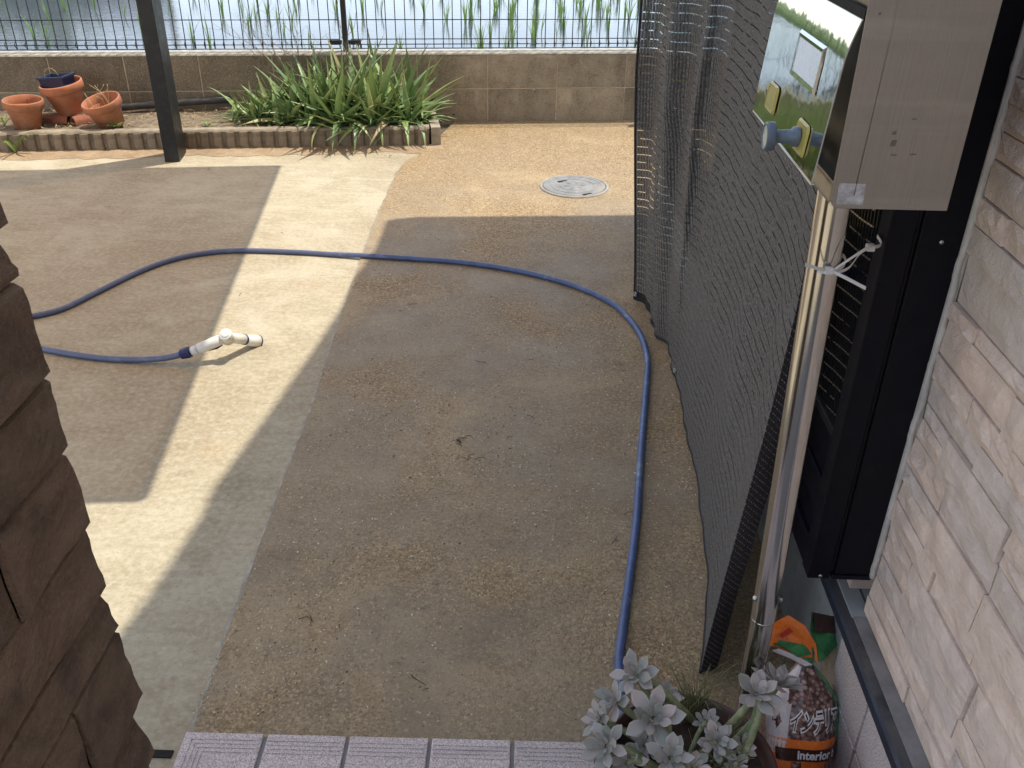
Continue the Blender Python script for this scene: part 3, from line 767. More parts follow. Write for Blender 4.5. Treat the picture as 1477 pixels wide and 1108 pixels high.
def pillar():
    root = thing('stone_pillar', 'dark brown rough faced stone pillar at the left edge', 'pillar', (-0.62, 0.4, 0))
    m = MB(); m.box((-0.82, 0.392, 0.0), (-0.478, 0.722, 2.35)); m.obj('core', MT['brownjoint'], root)
    Z = [0.03, 0.13, 0.23, 0.325, 0.406, 0.510, 0.631, 0.689, 0.778, 0.877, 0.959, 1.059, 1.107, 1.2, 1.3, 1.42, 1.5]
    rng = random.Random(5)
    for c in range(len(Z)-1):
        z0, z1 = Z[c], Z[c+1]
        ends = [0.742]
        if rng.random() < .35: ends.append(0.742 - rng.uniform(.12, .2))
        ends.append(0.385)
        for k in range(len(ends)-1):
            y1, y0 = ends[k], ends[k+1]
            pr = rng.uniform(-.004, .006)
            s0 = rng.uniform(0, 90)
            us = [0, .012, .10, .22, .35, .48, .60, .72, .84, .93, .985, 1]; vs_ = [0, .05, .2, .35, .5, .65, .8, .95, 1]
            ny, nn = len(us)-1, len(vs_)-1
            tl = rng.uniform(-.010, .004); tz = rng.uniform(.0, .007)
            rows = []
            for j, v in enumerate(vs_):
                row = []
                for i, u in enumerate(us):
                    yy = lerp(y0+.001, y1, u); zz = lerp(z0+.0012, z1-.0012, v)
                    inner = 0.0 if (j in (0, nn) or i == 0 or i == ny) else 1.0
                    x = -0.466 + 0.0065*inner + pr*.7 + tz*(.5-v) + tl*(u-.5)*.4 + 0.0045*nz(s0+u*2.2, v*1.6) + 0.0025*nz(s0+u*7, v*4)*inner
                    if k == 0 and i >= ny-1: yy += 0.006*nz(s0, v*1.4, 7) + 0.004*nz(s0, v*5, 2) + tz*1.3*(.5-v) - (0.006 if j in (0, nn) else 0)
                    row.append((x, yy, zz))
                rows.append(row)
            mb = MB(); mb.grid(rows, smooth=False)
            # end face turned round the corner (facing the yard)
            if k == 0:
                end = [rows[j][ny] for j in range(nn+1)]
                mb.grid([[(p[0], p[1], p[2]), (-0.60, p[1]+0.004*nz(p[2]*20, 3), p[2]), (-0.822, p[1]-0.006, p[2])] for p in end], smooth=False)
            loop = [rows[0][i] for i in range(ny+1)] + [rows[nn][i] for i in range(ny, -1, -1)]
            mb.add([rows[0][i] for i in range(ny+1)] + [(-0.49, rows[0][i][1], rows[0][i][2]) for i in range(ny+1)], [(i, i+1, ny+2+i, ny+1+i) for i in range(ny)])
            mb.add([rows[nn][i] for i in range(ny+1)] + [(-0.49, rows[nn][i][1], rows[nn][i][2]) for i in range(ny+1)], [(i+1, i, ny+1+i, ny+2+i) for i in range(ny)])
            mb.obj('stone', MT['brownstone'], root)
pillar()

# ------------------------------------------------------------------ block wall, fence, bed
def block_wall():
    root = tag(link('block_wall', None, None, WALL_M), 'low weathered concrete block wall under the mesh fence', 'wall')
    m = MB(); m.box((-4.5, 0.004, -0.6), (6.2, 0.106, 0.378)); m.obj('mortar', MT['mortar'], root, WALL_M)
    b = MB(); b.box((0.003, 0, 0.003), (0.397, 0.11, 0.187))
    bd = b.data('block', MT['block'], 0.004, 2)
    s = 0.238-0.4*11
    while s < 5.8:
        for c in range(2):
            link('block', bd, root, WALL_M @ Matrix.Translation((s, random.uniform(-.0012, .0012), c*0.19)))
        s += 0.4
    m = MB(); rows = []
    for i in range(260):
        x = lerp(-4.5, 6.2, i/259)
        j = 0.0035*nz(x*22, 1)
        rows.append([(x, -0.001+j*0.4, 0.3785), (x, 0.001+j, 0.387+0.002*nz(x*31, 2)), (x, 0.012, 0.3905+0.0025*nz(x*17, 3)), (x, 0.055, 0.391), (x, 0.109, 0.389), (x, 0.111, 0.3785)])
    m.grid(rows[::-1]); m.obj('coping', MT['coping'], root, WALL_M)
    # tie holes and small knobs on the face
    for (x, z, r) in ((2.905, 0.186, .009), (3.06, 0.108, .008), (2.44, 0.045, .005)):
        k = MB(); k.lathe([(r, 0.0), (r*.8, .004), (0, .0045)], 10, Matrix.Translation((x, -0.0005, z)) @ Matrix.Rotation(R(90), 4, 'X'))
        k.obj('plug', MT['mortar'] if r > .006 else MT['dark'], root, WALL_M)
block_wall()

def fence():
    root = tag(link('mesh_fence', None, None, WALL_M), 'black wire mesh fence standing on the block wall', 'fence')
    off = 0.055
    def W(name, mb, mat): return mb.obj(name, mat, root, WALL_M)
    w = MB(); w.tube([(0, off, 1.15), (0, off, 0.452), (0, off-0.001, 0.404), (0, off-0.028, 0.432), (0, off, 0.453)], 0.0028, 5, smooth=True)
    wdta = w.data('wire', MT['wire'])
    posts = [-2.155, -0.155, 1.845, 3.845, 5.845]
    s = posts[0]+0.03
    while s < 4.4:
        if min(abs(s-p) for p in posts) > 0.026:
            link('wire', wdta, root, WALL_M @ Matrix.Translation((s, 0, 0)) @ Matrix.Rotation(random.uniform(-.004, .004), 4, 'Y'))
        s += 0.0525
    for (y, z) in ((off, 0.404), (off-0.028, 0.431), (off, 0.4535), (off, 0.556), (off, 0.76), (off, 0.96), (off, 1.14)):
        for k in range(len(posts)-1):
            m = MB(); m.tube([(posts[k]+0.03, y+.0035, z), (posts[k+1]-0.03, y+.0035, z)], 0.0028, 5); W('rail_wire', m, MT['wire'])
    for p in posts:
        m = MB(); m.box((p-0.014, off-0.012, 0.380), (p+0.014, off+0.03, 1.22)); W('post', m, MT['blackmetal'])
        for sx in (-1, 1):
            m = MB(); m.box((p+sx*0.052-0.035, off-0.020, 0.430), (p+sx*0.052+0.035, off-0.008, 0.452))
            m.box((p+sx*0.085-0.005, off-0.02, 0.405), (p+sx*0.085+0.005, off-0.008, 0.43)); W('bracket', m, MT['blackmetal'])
    
fence()

BP1 = Vector((-0.573, 4.855, 0)); BD = math.atan2(4.855-4.46, -0.573+3.6)
def bed():
    M0 = Matrix.Translation(BP1) @ Matrix.Rotation(BD, 4, 'Z')      # x runs left (negative) from the corner
    root = tag(link('garden_edging', None, None, M0), 'low ribbed concrete edging along the planting bed', 'edging')
    H = 0.105
    b = MB()
    prof = [(0.006, 0.020), (0.011, 0.005), (0.018, 0.0), (0.044, -0.001), (0.052, 0.002), (0.058, 0.012), (0.0595, 0.020)]
    poly = [(x, y) for x, y in prof] + [(0.0635, 0.06), (0.004, 0.06)]
    b.prism(poly, -0.02, H-0.012)
    bd = b.data('rib', MT['rib'], 0.0015, 1)
    for k in range(62):
        link('rib', bd, root, M0 @ Matrix.Translation((-(k+1)*0.0668, random.uniform(-.0015, .0015), random.uniform(-.002, .002))) @ Matrix.Rotation(random.uniform(-.03, .03), 4, 'Z'))
    side = M0 @ Matrix.Rotation(R(90+3), 4, 'Z')
    for k in range(6):
        link('rib', bd, root, side @ Matrix.Translation((-0.003+k*0.0668, 0.0, 0)) )
    m = MB(); m.box((-4.2, 0.0125, -0.02), (-0.005, 0.0615, H-0.0125)); m.obj('edging_core', MT['rib'], root, M0)
    m = MB(); rows = []
    for i in range(120):
        x = -4.2 + 4.2*i/119; j = 0.002*nz(x*14, 3)
        rows.append([(x, 0.006+j, H-0.0118), (x, 0.010+j, H-0.001), (x, 0.03, H+0.001+j), (x, 0.058, H), (x, 0.062, H-0.0118)])
    m.grid(rows[::-1]); m.obj('edging_top', MT['ribtop'], root, M0)
    m = MB(); m.box((0.0, -0.06, -0.02), (0.40, -0.01, H-0.002)); m.obj('edging_top', MT['ribtop'], root, side)
    # bed soil
    m = MB(); rows = []
    for i in range(70):
        x = lerp(-4.6, -0.60, i/69); row = []
        y0 = 4.855 + (x+0.573)*math.tan(BD)+0.058; y1 = WA.y + (x-WA.x)*math.tan(WD)+0.002
        for j in range(9):
            v = j/8; y = lerp(y0, y1, v)
            row.append((x, y, 0.088 + 0.014*nz(x*5, y*5) + 0.008*nz(x*19, y*19) + 0.012*v))
        rows.append(row)
    m.grid(rows[::-1]); struct(m.obj('bed_soil', MT['soil']))
    # dry litter
    rng = random.Random(8); m = MB()
    for _ in range(1500):
        x = rng.uniform(-3.2, -0.7); t = rng.random()
        y0 = 4.855 + (x+0.573)*math.tan(BD)+0.06; y1 = WA.y + (x-WA.x)*math.tan(WD)-0.01
        y = lerp(y0, y1, t); z = 0.094 + 0.014*nz(x*5, y*5) + 0.012*t + rng.uniform(-.002, .01)
        a = rng.uniform(0, 6.3); L = rng.uniform(.012, .05); w = rng.uniform(.0008, .0025)
        d = Vector((math.cos(a), math.sin(a), rng.uniform(-.2, .3)))*L; q = Vector((-math.sin(a), math.cos(a), 0))*w
        p = Vector((x, y, z))
        m.add([p-q, p+q, p+d*.5+q+Vector((0, 0, .004)), p+d*.5-q+Vector((0, 0, .004)), p+d], [(0, 1, 2, 3), (3, 2, 4)])
    tag(m.obj('dry_litter', MT['straw']), kind='stuff')
bed()

def carport():
    M0 = Matrix.Translation((-1.846, 4.57, 0)) @ Matrix.Rotation(R(7), 4, 'Z')
    root = tag(link('carport', None, None, M0), 'carport with a square black post beside the planting bed and brown translucent roof', 'carport')
    m = MB(); m.box((-0.035, -0.08, -0.05), (0.037, 0.08, 2.19)); m.obj('post', MT['blackmetal'], root, M0, bevel=0.003, seg=2)
    Hc = 2.25
    c = [(-1.295, 4.459), (-0.955, 1.764), (-1.12, 1.748), (-2.604, 4.275)]
    a = Vector((c[0][0]+SHX*Hc, c[0][1]+SHY*Hc, Hc)); b = Vector((c[1][0]+SHX*Hc, c[1][1]+SHY*Hc, Hc))
    lf = Vector((-1, -0.135, 0)); ln = Vector((-1, -0.10, 0))
    m = MB(); q = [a, b, b+ln*4.6, a+lf*4.6]
    m.add([*q, *[p+Vector((0, 0, .004)) for p in q]], [(0, 1, 2, 3), (7, 6, 5, 4), (0, 4, 5, 1), (1, 5, 6, 2), (2, 6, 7, 3), (3, 7, 4, 0)])
    m.obj('roof_sheet', MT['polycarb'], root)
    def bar(p, q, r, h, name='roof_frame'):
        d = (q-p).normalized(); s = Vector((0, 0, 1)).cross(d)*r
        mm = MB(); mm.add([p-s, p+s, q+s, q-s, p-s+Vector((0, 0, h)), p+s+Vector((0, 0, h)), q+s+Vector((0, 0, h)), q-s+Vector((0, 0, h))],
                          [(0, 3, 2, 1), (4, 5, 6, 7), (0, 1, 5, 4), (1, 2, 6, 5), (2, 3, 7, 6), (3, 0, 4, 7)])
        mm.obj(name, MT['blackmetal'], root)
    up = Vector((0, 0, -0.035))
    bar(a+up, b+up, .008, .03); bar(b+up, b+ln*4.6+up, .008, .03); bar(a+up, a+lf*4.6+up, .008, .03); bar(a+lf*4.6+up, b+ln*4.6+up, .012, .03)
carport()

# ------------------------------------------------------------------ things in the bed
def pot_mesh(rt, rb, h, rim):
    t = 0.009
    return [(0, 0.0), (rb-.01, 0.0), (rb, .006), (lerp(rb, rt-.012, 1-rim/h), h-rim-.004), (rt-.006, h-rim), (rt, h-rim+.005), (rt, h-.006), (rt-.004, h), (rt-t, h-.002), (rt-t-.003, h-rim), (rb-.004, .014), (0, .014)]
def terracotta():
    specs = [('terracotta_pot', 'empty terracotta pot standing alone at the far left of the bed', (-2.655, 4.715, 0.093), (.099, .064, .150, .042), (0.02, 0.05)),
             ('terracotta_pot', 'tall terracotta pot raised on red tile pieces with a blue planter inside', (-2.505, 4.905, 0.128), (.110, .068, .168, .046), (0.10, -0.10)),
             ('terracotta_pot', 'tilted terracotta pot with dry stalks right of the pot on tile pieces', (-2.245, 4.795, 0.094), (.101, .067, .148, .043), (0.22, -0.16))]
    for nm, lab, loc, (rt, rb, h, rim), (tx, ty) in specs:
        mw = Matrix.Translation(loc) @ Matrix.Rotation(ty, 4, 'Y') @ Matrix.Rotation(tx, 4, 'X')
        root = link(nm, None, None, mw); tag(root, lab, 'flower pot', 'terracotta pots in the bed')
        p = pot_mesh(rt, rb, h, rim)
        m = MB(); m.lathe(p, 32); m.obj('pot_body', MT['terra'], root, mw)
        m = MB(); m.lathe([(0, h*.22), (rb+.004, h*.22)], 24); m.obj('old_soil', MT['potsoil'], root, mw)
        if 'stalks' in lab:
            m = MB(); rng = random.Random(2)
            for _ in range(9):
                a = rng.uniform(0, 6.3); q = Vector((.03*math.cos(a), .03*math.sin(a), .04))
                m.tube(catmull([q, q+Vector((rng.uniform(-.03, .03), rng.uniform(-.03, .03), .09)), q+Vector((rng.uniform(-.05, .05), rng.uniform(-.03, .06), rng.uniform(.12, .19)))], 4), .0013, 4)
            m.obj('dry_stalk', MT['straw'], root, mw)
    # red tile pieces under the tall pot
    for i, (x, y, rz, lab) in enumerate(((-2.575, 4.86, 0.05, 'left reddish curved tile piece under the tall terracotta pot'), (-2.405, 4.86, 0.75, 'right reddish curved tile piece under the tall terracotta pot'))):
        mw = Matrix.Translation((x, y, 0.093)) @ Matrix.Rotation(rz, 4, 'Z'); rows, rows2 = [], []
        for k in range(9):
            a = math.pi*k/8
            rows.append([(-.075, -.042*math.cos(a), .040*math.sin(a)**.7), (.075, -.05*math.cos(a), .046*math.sin(a)**.7)])
            rows2.append([(-.075, -.032*math.cos(a), .030*math.sin(a)**.7), (.075, -.04*math.cos(a), .036*math.sin(a)**.7)])
        m = MB(); m.grid(rows); m.grid([r[::-1] for r in rows2])
        for e in (0, 1):
            n = len(rows); vs = [r[e] for r in rows] + [r[e] for r in rows2]
            m.add(vs, [(k, k+1, n+k+1, n+k) if e else (k+1, k, n+k, n+k+1) for k in range(n-1)])
        o = m.obj('tile_piece', MT['brick'], None, mw); tag(o, lab, 'tile piece', 'tile pieces propping a pot')
    # dark blue planter inside the tall pot
    mw = Matrix.Translation((-2.535, 4.90, 0.232)) @ Matrix.Rotation(-0.12, 4, 'Z') @ Matrix.Rotation(R(-5), 4, 'Y')
    root = tag(link('small_planter', None, None, mw), 'dark blue square planter sitting in the tall terracotta pot', 'planter')
    a, b, h = .055, .070, .085
    vs = []
    for (s, z) in ((a, 0), (b, h), (b+.006, h), (b+.006, h+.008), (b-.006, h+.008), (a-.006, .01)):
        vs += [(-s, -s*.8, z), (s, -s*.8, z), (s, s*.8, z), (-s, s*.8, z)]
    fs = []
    for r in range(5):
        for k in range(4): fs.append((r*4+k, r*4+(k+1) % 4, (r+1)*4+(k+1) % 4, (r+1)*4+k))
    fs.append((3, 2, 1, 0)); fs.append((20, 21, 22, 23))
    m = MB(); m.add(vs, fs); m.obj('planter_body', MT['navyplastic'], root, mw)
    m = MB(); m.tube(catmull([(-.05, -.02, .085), (-.048, -.015, .115), (-.025, 0, .13), (0.0, 0, .118), (.008, .01, .09)], 5), .0016, 5); m.obj('wire_handle', MT['straw'], root, mw)
    # black pipe
    m = MB(); a = Vector((-2.36, 5.03, .125)); b = Vector((-1.72, 5.185, .150))
    m.tube([a, lerp(a, b, .5)+Vector((0, 0, .003)), b], .0185, 16, caps=False)
    m.tube([b, a], .0150, 16, caps=False)
    d = (b-a).normalized(); q = d.orthogonal().normalized(); w = d.cross(q)
    for e in (a, b):
        m.add([e+(q*math.cos(t)+w*math.sin(t))*r for r in (.0150, .0185) for t in [2*math.pi*k/16 for k in range(16)]], [(k, (k+1) % 16, 16+(k+1) % 16, 16+k) for k in range(16)])
    tag(m.obj('drain_pipe', MT['pipe']), 'black plastic pipe lying on the bed against the block wall', 'pipe')
terracotta()

def aloe():
    root = thing('aloe_clump', 'large grey green aloe clump spilling over the ribbed edging', 'aloe plant', (-1.1, 4.99, 0.09))
    rng = random.Random(21)
    datas = []
    for v, (droop, chan) in enumerate(((0.15, .3), (0.4, .35), (0.75, .3), (-0.12, .4), (1.15, .25))):
        n = 9; rows, uvs = [], []
        for i in range(n+1):
            t = i/n
            ang = R(90) - droop*t*1.25                 # leaf starts along +Z and bends toward +X
            if i == 0: p = Vector((0, 0, 0))
            else: p = p + Vector((math.cos(ang), 0, math.sin(ang)))/n
            nx = Vector((-math.sin(ang), 0, math.cos(ang)))
            w = 0.075*(1-t**1.7)*(0.75+0.4*math.sin(math.pi*min(t*1.6, 1)))+0.001
            th = 0.030*(1-t)**0.7+0.0008
            row, ur = [], []
            for k, (a, b) in enumerate(((-1, .35), (-.55, -.45), (0, -.9), (.55, -.45), (1, .35), (.5, .0+chan*.1), (0, -.1), (-.5, .0+chan*.1), (-1, .35))):
                row.append(p + Vector((0, 1, 0))*w*a + (-nx)*(-th)*b*1.0)
                ur.append(((a+1)/2 if k < 8 else 0, t))
            rows.append(row); uvs.append(ur)
        m = MB(); m.grid(rows, smooth=True, uvs=uvs)
        for i in range(1, n):                          # marginal teeth
            for sgn in (0, 4):
                a = Vector(rows[i][sgn]); b = Vector(rows[min(i+1, n)][sgn]); d = b-a
                for q in (0.1, 0.6):
                    o = a+d*q; out = Vector((0, -1 if sgn == 0 else 1, 0))*0.010*(1-i/n*.6)
                    m.add([o-d*.08, o+d*.08, o+out+d*.12], [(0, 1, 2)], uvs=[(0, .9), (0, .9), (0, .95)])
        datas.append(m.data('leaf', MT['aloe']))
    def leaf(base, az, lean, L, wid, v):
        # lean: 0 upright, 90 flat outwards
        mw = Matrix.Translation(base) @ Matrix.Rotation(az, 4, 'Z') @ Matrix.Rotation(lean, 4, 'Y') @ Matrix.Rotation(rng.uniform(-.5, .5), 4, 'Z') @ Matrix.Diagonal((L, L*wid, L, 1))
        link('leaf', datas[v], root, mw)
    N = 0
    # rosettes: (x, y, size, leaf count, forward bias)
    ros = [(-1.46, 5.03, .24, 17), (-1.33, 5.10, .30, 20), (-1.20, 5.00, .34, 22), (-1.17, 5.14, .34, 19), (-1.06, 4.90, .36, 19), (-1.03, 5.08, .38, 24), (-0.90, 5.02, .36, 22), (-0.87, 5.17, .35, 18),
           (-0.76, 5.06, .34, 22), (-0.70, 5.18, .34, 18), (-0.69, 4.98, .27, 18), (-1.34, 4.95, .24, 16), (-0.87, 4.91, .27, 16), (-1.52, 4.94, .17, 14), (-1.0, 4.95, .22, 12)]
    for (x, y, L, k) in ros:
        for i in range(k):
            t = (i+.5)/k
            az = i*2.399963 + rng.uniform(-.3, .3)
            lean = R(lerp(6, 72, t**0.85)) + rng.uniform(-.15, .15)
            ln = L*lerp(1.12, .78, t)*rng.uniform(.8, 1.15)
            # keep clear of the wall behind
            tip_y = y + math.sin(az)*math.sin(lean)*ln
            wy = WA.y + (x-WA.x)*math.tan(WD) - 0.03
            if tip_y > wy: az = -az
            leaf((x+.02*math.cos(az), y+.02*math.sin(az), 0.092+0.03*(1-t)), az, lean, ln, rng.uniform(.62, 1.05), rng.choice((0, 1, 1, 2, 3)))
    # crowded inner and dead leaves that nobody could count
    protos = [([v.co.copy() for v in d.vertices], [list(p.vertices) for p in d.polygons], d) for d in datas[:3]]
    m = MB()
    for _ in range(420):
        x = rng.uniform(-1.66, -.62); y = rng.uniform(4.90, 5.18); wy = WA.y + (x-WA.x)*math.tan(WD) - 0.06
        L = rng.uniform(.13, .33)*(0.75+.35*math.sin(math.pi*(x+1.62)/.96)); az = rng.uniform(0, 6.3); ln_ = R(rng.uniform(15, 85))
        if y + math.sin(az)*math.sin(ln_)*L > wy: az = -az
        vs, fs, d = protos[rng.randrange(3)]
        n0 = len(m.f)
        ul = d.uv_layers[0].data
        mt = Matrix.Translation((x, min(y, wy), .095)) @ Matrix.Rotation(az, 4, 'Z') @ Matrix.Rotation(ln_, 4, 'Y') @ Matrix.Diagonal((L, L*rng.uniform(.38, .7), L, 1))
        m.add(vs, fs, mt, True)
        for q, p in enumerate(d.polygons): m.uv[n0+q] = [tuple(ul[li].uv) for li in p.loop_indices]
    o = m.obj('inner_leaves', MT['aloe_in'], root); o['kind'] = 'stuff'
    # big leaves arching over the edging
    for (px_, py_, az, lean, L, v) in ((-1.04, 4.90, -95, 62, .30, 4), (-1.10, 4.90, -125, 70, .27, 4), (-0.97, 4.90, -78, 66, .28, 4), (-1.2, 4.92, -130, 74, .26, 4), (-.86, 4.92, -70, 72, .22, 4),
                                      (-1.28, 4.93, -150, 78, .24, 2), (-1.0, 4.89, -60, 58, .24, 4), (-0.80, 4.93, -88, 64, .27, 4), (-0.72, 4.95, -75, 70, .25, 4), (-0.66, 4.97, -62, 74, .24, 4), (-0.64, 5.02, -35, 76, .22, 4), (-0.92, 4.91, -105, 70, .25, 4), (-1.48, 4.98, 188, 78, .22, 0), (-0.70, 5.10, 8, 52, .34, 0), (-.66, 5.05, 2, 78, .22, 1),
                                      (-1.52, 4.92, 205, 78, .22, 1), (-1.42, 4.92, 215, 80, .2, 1)):
        leaf((px_, py_, .11), R(az), R(lean), L, .95, v)
aloe()

def dry_shrub():
    root = thing('dry_shrub', 'leafless thin twigs rising behind the aloe at the fence', 'dry twigs', (-1.33, 5.18, 0.1))
    rng = random.Random(4); m = MB()
    def br(p, d, L, r, lv):
        pts = [p]; q = p.copy(); dd = d.copy()
        for i in range(4):
            dd = (dd + Vector((rng.uniform(-.35, .35), rng.uniform(-.2, .2), rng.uniform(-.2, .25)))).normalized()
            q = q + dd*L/4; q.y = min(q.y, 5.20); pts.append(q.copy())
        m.tube(pts, [r*(1-.15*i) for i in range(5)], 4)
        if lv:
            for i in range(1, 5):
                for _ in range(2):
                    br(pts[i], (dd + Vector((rng.uniform(-1, 1), rng.uniform(-.5, .4), rng.uniform(-.3, .9)))).normalized(), L*rng.uniform(.35, .6), r*.6, lv-1)
    for x in (-1.38, -1.3, -1.22, -1.34):
        br(Vector((x, 5.17, .1)), Vector((rng.uniform(-.15, .15), 0, 1)).normalized(), .36, .0022, 2)
    m.obj('twig', MT['twig'], root)
    o = MB(); o.tube(catmull([(-1.02, 4.97, .1), (-1.025, 4.99, .3), (-1.01, 5.02, .5), (-.99, 5.04, .62)], 5), [.0032]*5+[.0028]*5+[.002]*6, 5)
    o.tube(catmull([(-1.005, 5.025, .53), (-.97, 5.03, .57), (-.955, 5.03, .64)], 4), .0015, 4)
    tag(o.obj('bare_stalk', MT['twig']), 'single bare stalk standing in the middle of the aloe', 'dry stalk')
dry_shrub()

def weeds():
    def w(loc, k, L, lab, seed, wid=.006, flat=.5):
        rng = random.Random(seed); m = MB()
        for i in range(k):
            az = i*2.4+rng.uniform(-.4, .4); l = L*rng.uniform(.6, 1.1); rows = []
            for j in range(6):
                t = j/5; a = t*l
                h = l*(math.sin(t*2.0)*.75)*(1-flat)+.004
                ww = wid*math.sin(math.pi*min(.15+t*.85, .99))
                c = Vector((math.cos(az)*a*.8, math.sin(az)*a*.8, h)); s = Vector((-math.sin(az), math.cos(az), 0))*ww
                rows.append([c-s, c+Vector((0, 0, -ww*.35)), c+s])
            m.grid(rows)
        m.tube([(0, 0, -.01), (0, 0, L*.3)], .0018, 5)
        mw = Matrix.Translation(loc); o = m.obj('weed', MT['weed'], None, mw); tag(o, lab, 'weed')
    a = ray_ground(25, 222); w((a.x, a.y-.01, .004), 9, .15, 'small pale green weed growing against the ribbed edging at far left', 1, .006, .1)
    a = ray_ground(168, 184, .1); w((a.x, a.y-.02, .097), 16, .06, 'little round leaved weed in front of the tilted terracotta pot', 2, .012, .45)
    a = ray_ground(62, 182, .09); w((a.x, a.y, .095), 10, .09, 'thin weed between the two left terracotta pots', 3, .006, .3)
    a = ray_ground(8, 183, .09); w((a.x, a.y, .095), 10, .10, 'thin weed left of the first terracotta pot', 5, .005, .3)
    a = ray_ground(300, 185, .09); w((a.x, a.y, .095), 9, .07, 'tiny weed on the dry bed right of the black post', 6, .005, .5)
weeds()

# ------------------------------------------------------------------ paddy rice and far things
def rice():
    rng = random.Random(14)
    protos = []
    for v in range(4):
        m = MB()
        for i in range(rng.randint(7, 11)):
            az = rng.uniform(0, 6.3); L = rng.uniform(.20, .36); sp = rng.uniform(.05, .5); rows = []
            for j in range(6):
                t = j/5; c = Vector((math.cos(az)*(.012+sp*L*t*t), math.sin(az)*(.012+sp*L*t*t), L*(t-.22*sp*t*t)))
                s = Vector((-math.sin(az), math.cos(az), 0))*.0052*(1-t**2.5)+Vector((.0002, 0, 0)); rows.append([c-s, c+s])
            m.grid(rows)
        protos.append(m.data('rice_seedling', MT['rice']))
    pts = []
    for r in range(20):
        for c in range(40):
            x = -7.6 + c*0.27 + rng.uniform(-.05, .05); y = 8.9 + r*0.30 + rng.uniform(-.04, .04)
            u = x/y
            dens = 0.09 if u < -.36 else (0.18 if u < -.17 else (0.20 if u < -.08 else 0.52))
            if y < 10 and u < -.1: dens *= 0.6
            if rng.random() < dens and -0.66 < u < 0.2: pts.append((x, y))
    for i, (x, y) in enumerate(pts[:290]):
        s = rng.uniform(.7, 1.15)
        o = link('rice_seedling', protos[i % 4], None, Matrix.Translation((x, y, -.41)) @ Matrix.Rotation(rng.uniform(0, 6.3), 4, 'Z') @ Matrix.Diagonal((s, s, s, 1)))
        tag(o, 'green rice seedling tuft standing in the flooded paddy behind the fence', 'rice plant', 'rice seedlings in the paddy')
rice()

def far_things():
    rng = random.Random(6)
    m = MB(); m.tube([(-17.2, 45, -.6), (-17.2, 45, 9.5)], [.17, .11], 12); tag(m.obj('utility_pole', MT['utilpole']), 'grey concrete utility pole standing beyond the paddy', 'utility pole')
    def tree(x, y, h, r, sd, lab):
        rg = random.Random(sd); root = thing('tree', lab, 'tree', (x, y, -.5), 0, 'trees beyond the paddy')
        t = MB(); t.tube(catmull([(x, y, -.6), (x+.1, y, h*.3), (x-.05, y+.1, h*.75)], 4), [.16-.012*i for i in range(9)], 7)
        for k in range(5):
            a = rg.uniform(0, 6.3); z = h*rg.uniform(.25, .6); t.tube([(x, y, z), (x+math.cos(a)*r*.6, y+math.sin(a)*r*.6, z+h*.2)], [.06, .02], 5)
        t.obj('trunk', MT['bark'], root)
        c = MB()
        cl = [(rg.gauss(0, r*.45), rg.gauss(0, r*.45), h*rg.uniform(.3, .95), r*rg.uniform(.25, .5)) for _ in range(16)]
        for _ in range(1500):
            bx, by, bz, br = rg.choice(cl); d = Vector((rg.gauss(0, 1), rg.gauss(0, 1), rg.gauss(0, .8))).normalized()*br*rg.random()**.4
            p = Vector((x+bx, y+by, bz)) + d; a = Vector((rg.uniform(-1, 1), rg.uniform(-1, 1), rg.uniform(-1, 1))).normalized()*.12; b = a.orthogonal().normalized()*.07
            c.add([p-a, p+b, p+a, p-b], [(0, 1, 2, 3)])
        c.obj('crown', MT['treeleaf'], root)
    spec = [(-18.5, 25.5, 3.4, 1.7), (-15.6, 26, 2.6, 1.5), (-13.2, 25.5, 2.9, 1.4), (-21.5, 26, 4.2, 2.0), (-9, 14, 3.6, 1.8), (-10.5, 9, 3.8, 1.9), (-10, 4.5, 3.4, 1.7), (6, 27.6, 3.8, 1.8), (12, 28, 4.2, 2.2)]
    spec[4:7] = [(-13.5, 11, 3.6, 1.8), (-12.5, 6.5, 3.8, 1.9), (-12, 2, 3.4, 1.7)]
    names = ['broad leafy tree left of the grey shed beyond the paddy', 'small round tree just left of the shed beyond the paddy', 'small leafy tree right of the shed beyond the paddy', 'tallest leafy tree at far left beyond the paddy',
             'bushy tree on the left of the yard nearest the paddy', 'bushy tree in the middle of the row left of the yard', 'bushy tree left of the yard nearest the house', 'leafy tree straight across the paddy', 'big leafy tree across the paddy on the right']
    for i, (x, y, h, r) in enumerate(spec): tree(x, y, h, r, 30+i, names[i])
    root = thing('shed', 'low grey farm shed standing on the far bank of the paddy', 'shed', (-15, 30, -.5))
    m = MB(); m.box((-18, 28.5, -.6), (-12.2, 32, 2.0)); m.obj('wall', MT['greysiding'], root)
    m = MB(); m.add([(-18.3, 28.2, 1.95), (-11.9, 28.2, 1.95), (-11.9, 32.3, 1.95), (-18.3, 32.3, 1.95), (-18.3, 30.2, 2.9), (-11.9, 30.2, 2.9)], [(0, 1, 5, 4), (2, 3, 4, 5), (0, 4, 3), (1, 2, 5), (0, 3, 2, 1)]); m.obj('roof', MT['rooftile'], root)
    m = MB(); m.box((-15.6, 28.46, -.6), (-14.2, 28.5, 1.6)); m.obj('door', MT['brownjoint'], root)
far_things()

